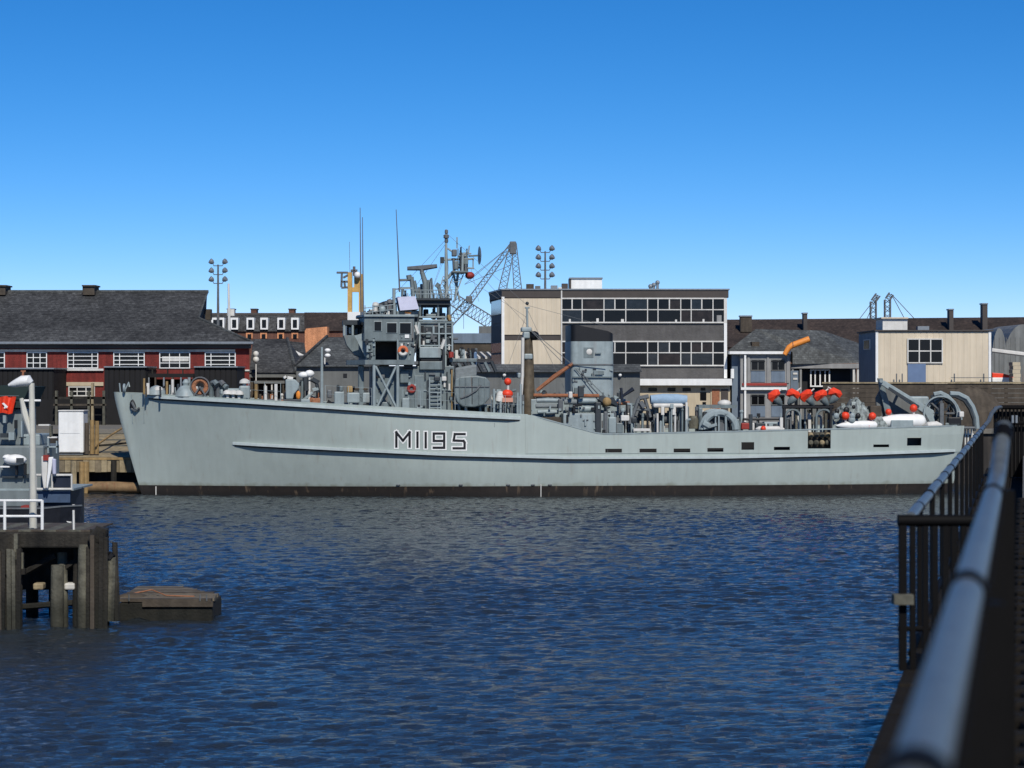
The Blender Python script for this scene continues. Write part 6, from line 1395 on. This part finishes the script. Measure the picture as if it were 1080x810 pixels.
while y0 < 52:
    ln = random.uniform(1.0, 1.5); q = MB(); dz = random.uniform(-.012, .012)
    q.slab([(SL * y0 - .87, y0), (SL * (y0 + ln) - .87, y0 + ln), (SL * (y0 + ln) - .29, y0 + ln), (SL * y0 - .29, y0)][::-1], ZL - .155, ZL + dz)
    build(q, 'stone', dstone, cop, bevel=.025); y0 += ln + .02
cob = MB()
for r_ in range(110):
    yy = 4 + r_ * .24
    for k in range(5):
        x0 = .0 + k * .17 + (.08 if r_ % 2 else 0); a = G(yy, x0, 0)
        h_ = random.uniform(-.008, .012); v0 = len(cob.v)
        for z, s in ((ZU - .05, 1.0), (ZU - .01 + h_, .96), (ZU + .004 + h_, .7)):
            for dx, dy in ((-1, -1), (1, -1), (1, 1), (-1, 1)): cob.v.append(Vector((a.x + dx * .077 * s, a.y + dy * .11 * s, z)))
        for L_ in (0, 4):
            for q in range(4): q2 = (q + 1) % 4; cob.f.append((v0 + L_ + q, v0 + L_ + q2, v0 + L_ + 4 + q2, v0 + L_ + 4 + q))
        cob.f.append((v0 + 8, v0 + 9, v0 + 10, v0 + 11))
build(cob, 'cobbles', dstone, wy, kind='stuff')
# near railing: sloping up at its end beside the steps
ZA = EYE - .40; LA = -.106
na = thing('near_railing', 'out-of-focus dark iron railing with pale round top rail beside the camera', 'railing', G(6, LA, ZU))
tp = [G(.9, LA, ZA), G(3, LA, ZA), G(5, LA, ZA), G(7.6, LA, ZA), G(8.15, LA, ZA + .005)]
tail = [W(1051.5, 505, 8.45), W(1054, 488, 8.6), W(1056, 470, 8.7), W(1059, 451, 8.85)]
q = MB(); q.tube(tp + tail, .031, 14); build(q, 'top_rail', railp, na, smooth=True)
for p, d_ in ((G(4.25, LA, ZA), G(1, 0, 0)), (G(7.75, LA, ZA), G(1, 0, 0)), (W(1057.4, 460.5, 8.78), tail[3] - tail[2]), (G(2.2, LA, ZA), G(1, 0, 0))):
    d_ = d_.normalized(); q = MB(); q.tube([p - d_ * .045, p + d_ * .045], .038, 14); build(q, 'collar', fence, na, smooth=True)
q = MB(); q.tube([G(.9, LA, ZA - .30), G(8.4, LA, ZA - .30)], .015, 8); build(q, 'middle_rail', railp, na, smooth=True)
q = MB(); q.tube([G(.9, LA + .04, ZU + .12), G(8.5, LA + .04, ZU + .12)], .025, 8); build(q, 'bottom_rail', fence, na, smooth=True)
bal = MB(); bal.box(-.012, .012, -.012, .012, 0, ZA - ZU - .02); base_o = None; yy = 1.3; cnt = 0
while yy < 8.5:
    p = G(yy, LA + .03, ZU)
    if base_o is None:
        m2 = MB(); m2.v = [v + p for v in bal.v]; m2.f = list(bal.f); base_o = build(m2, 'baluster', fence, na)
        bp0 = p.copy()
    else:
        o = base_o.copy(); C.objects.link(o); o.parent = na; o.location = p - bp0
    yy += .115; cnt += 1
for yy in (4.25, 8.5):
    p = G(yy, LA + .03, ZU); q = MB(); q.box(p.x - .035, p.x + .035, p.y - .035, p.y + .035, ZU, ZA - .02); build(q, 'post', fence, na)
q = MB(); q.slab([(SL * .5 - .09, .5), (SL * 9.2 - .09, 9.2), (SL * 9.2 - .021, 9.2), (SL * .5 - .021, .5)][::-1], ZL - .02, ZU + .03); build(q, 'plinth', dstone, na)
# steps at the end of the near railing
# quay-edge railing
ZB = EYE - 1.0; LB = -.81; Y0, Y1 = 16.3, 46.0
qr = thing('quay_edge_railing', 'long dark iron railing with pale tube top rail along the quay edge', 'railing', G(30, LB, ZL))
tl = [W(1043, 444, 46.6), W(1046, 436, 47), W(1051, 430.5, 47.4), W(1056, 429.5, 47.8)]
q = MB(); q.tube([G(t, LB, ZB + .006 * math.sin(t * 1.9)) for t in np.linspace(Y0, Y1, 30)] + tl, .04, 12); build(q, 'top_rail', railp, qr, smooth=True)
for t in np.arange(Y0 + 1.2, Y1 + .1, 1.9):
    p = G(t, LB, ZB); d_ = G(1, 0, 0).normalized(); q = MB(); q.tube([p - d_ * .05, p + d_ * .05], .046, 12); build(q, 'collar', fence, qr, smooth=True)
q = MB(); q.tube([G(Y0, LB, ZL + .12), G(Y1, LB, ZL + .12)], .025, 8); build(q, 'bottom_rail', fence, qr, smooth=True)
p0_ = G(Y0 + 1.4, LB, ZL); m2 = MB(); m2.box(-.02, .02, -.025, .025, 0, ZB - ZL - .03); m2.v = [v + p0_ for v in m2.v]; b0o = build(m2, 'baluster', fence, qr)
for t in np.arange(Y0 + 3.8, Y1, 2.4):
    o = b0o.copy(); C.objects.link(o); o.parent = qr; o.location = G(t, LB, ZL) - p0_
a_, b_ = W(947, 549, Y0), W(1031, 549, Y0)
q = MB(); q.tube([a_, b_], .042, 10); build(q, 'return_rail', fence, qr, smooth=True)
q = MB(); q.tube([Vector((a_.x, Y0, ZL + .3)), Vector((b_.x, Y0, ZL + .3))], .02, 8); build(q, 'return_lower_rail', fence, qr, smooth=True)
for px, w_ in ((952, 1), (962.5, 1), (976, 1), (986, 1), (997, 1), (1006, 1), (1016, 1), (1026, 1)):
    q = MB(); x = WX(px, Y0); s_ = .02 if px != 952 else .026; q.box(x - s_, x + s_, Y0 - s_, Y0 + s_, ZL, ZB - .03); build(q, 'return_baluster' if px != 952 else 'corner_post', fence, qr)
q = MB(); x = WX(951, Y0); q.box(x - .07, x + .07, Y0 - .1, Y0 + .02, ZL + .48, ZL + .55); build(q, 'latch_plate', timberg, qr)
gt_ = thing('quay_gate', 'dark iron gate across the quay at the end of the edge railing', 'gate', G(47.8, .6, ZL))
q = MB(); q.tube([W(1055, 429.5, 47.8), W(1100, 429.5, 47.8)], .05, 8); q.tube([W(1050, 446, 47.8), W(1100, 446, 47.8)], .04, 8); build(q, 'rail', fence, gt_, smooth=True)
for px in range(1049, 1100, 4):
    q = MB(); q.tube([W(px, 430, 47.8), Vector((WX(px, 47.8), 47.8, ZL))], .022, 6); build(q, 'bar', fence, gt_)
q = MB(); q.box(WX(1050, 48), WX(1100, 48), 47.95, 48.02, ZL, WZ(434, 48)); build(q, 'backing_sheet', bshed, gt_)
for px in (1068, 1072): 
    q = MB(); q.tube([W(px, 438, 47.7), W(px, 446, 47.7)], .03, 6); build(q, 'latch_bar', metalg, gt_)
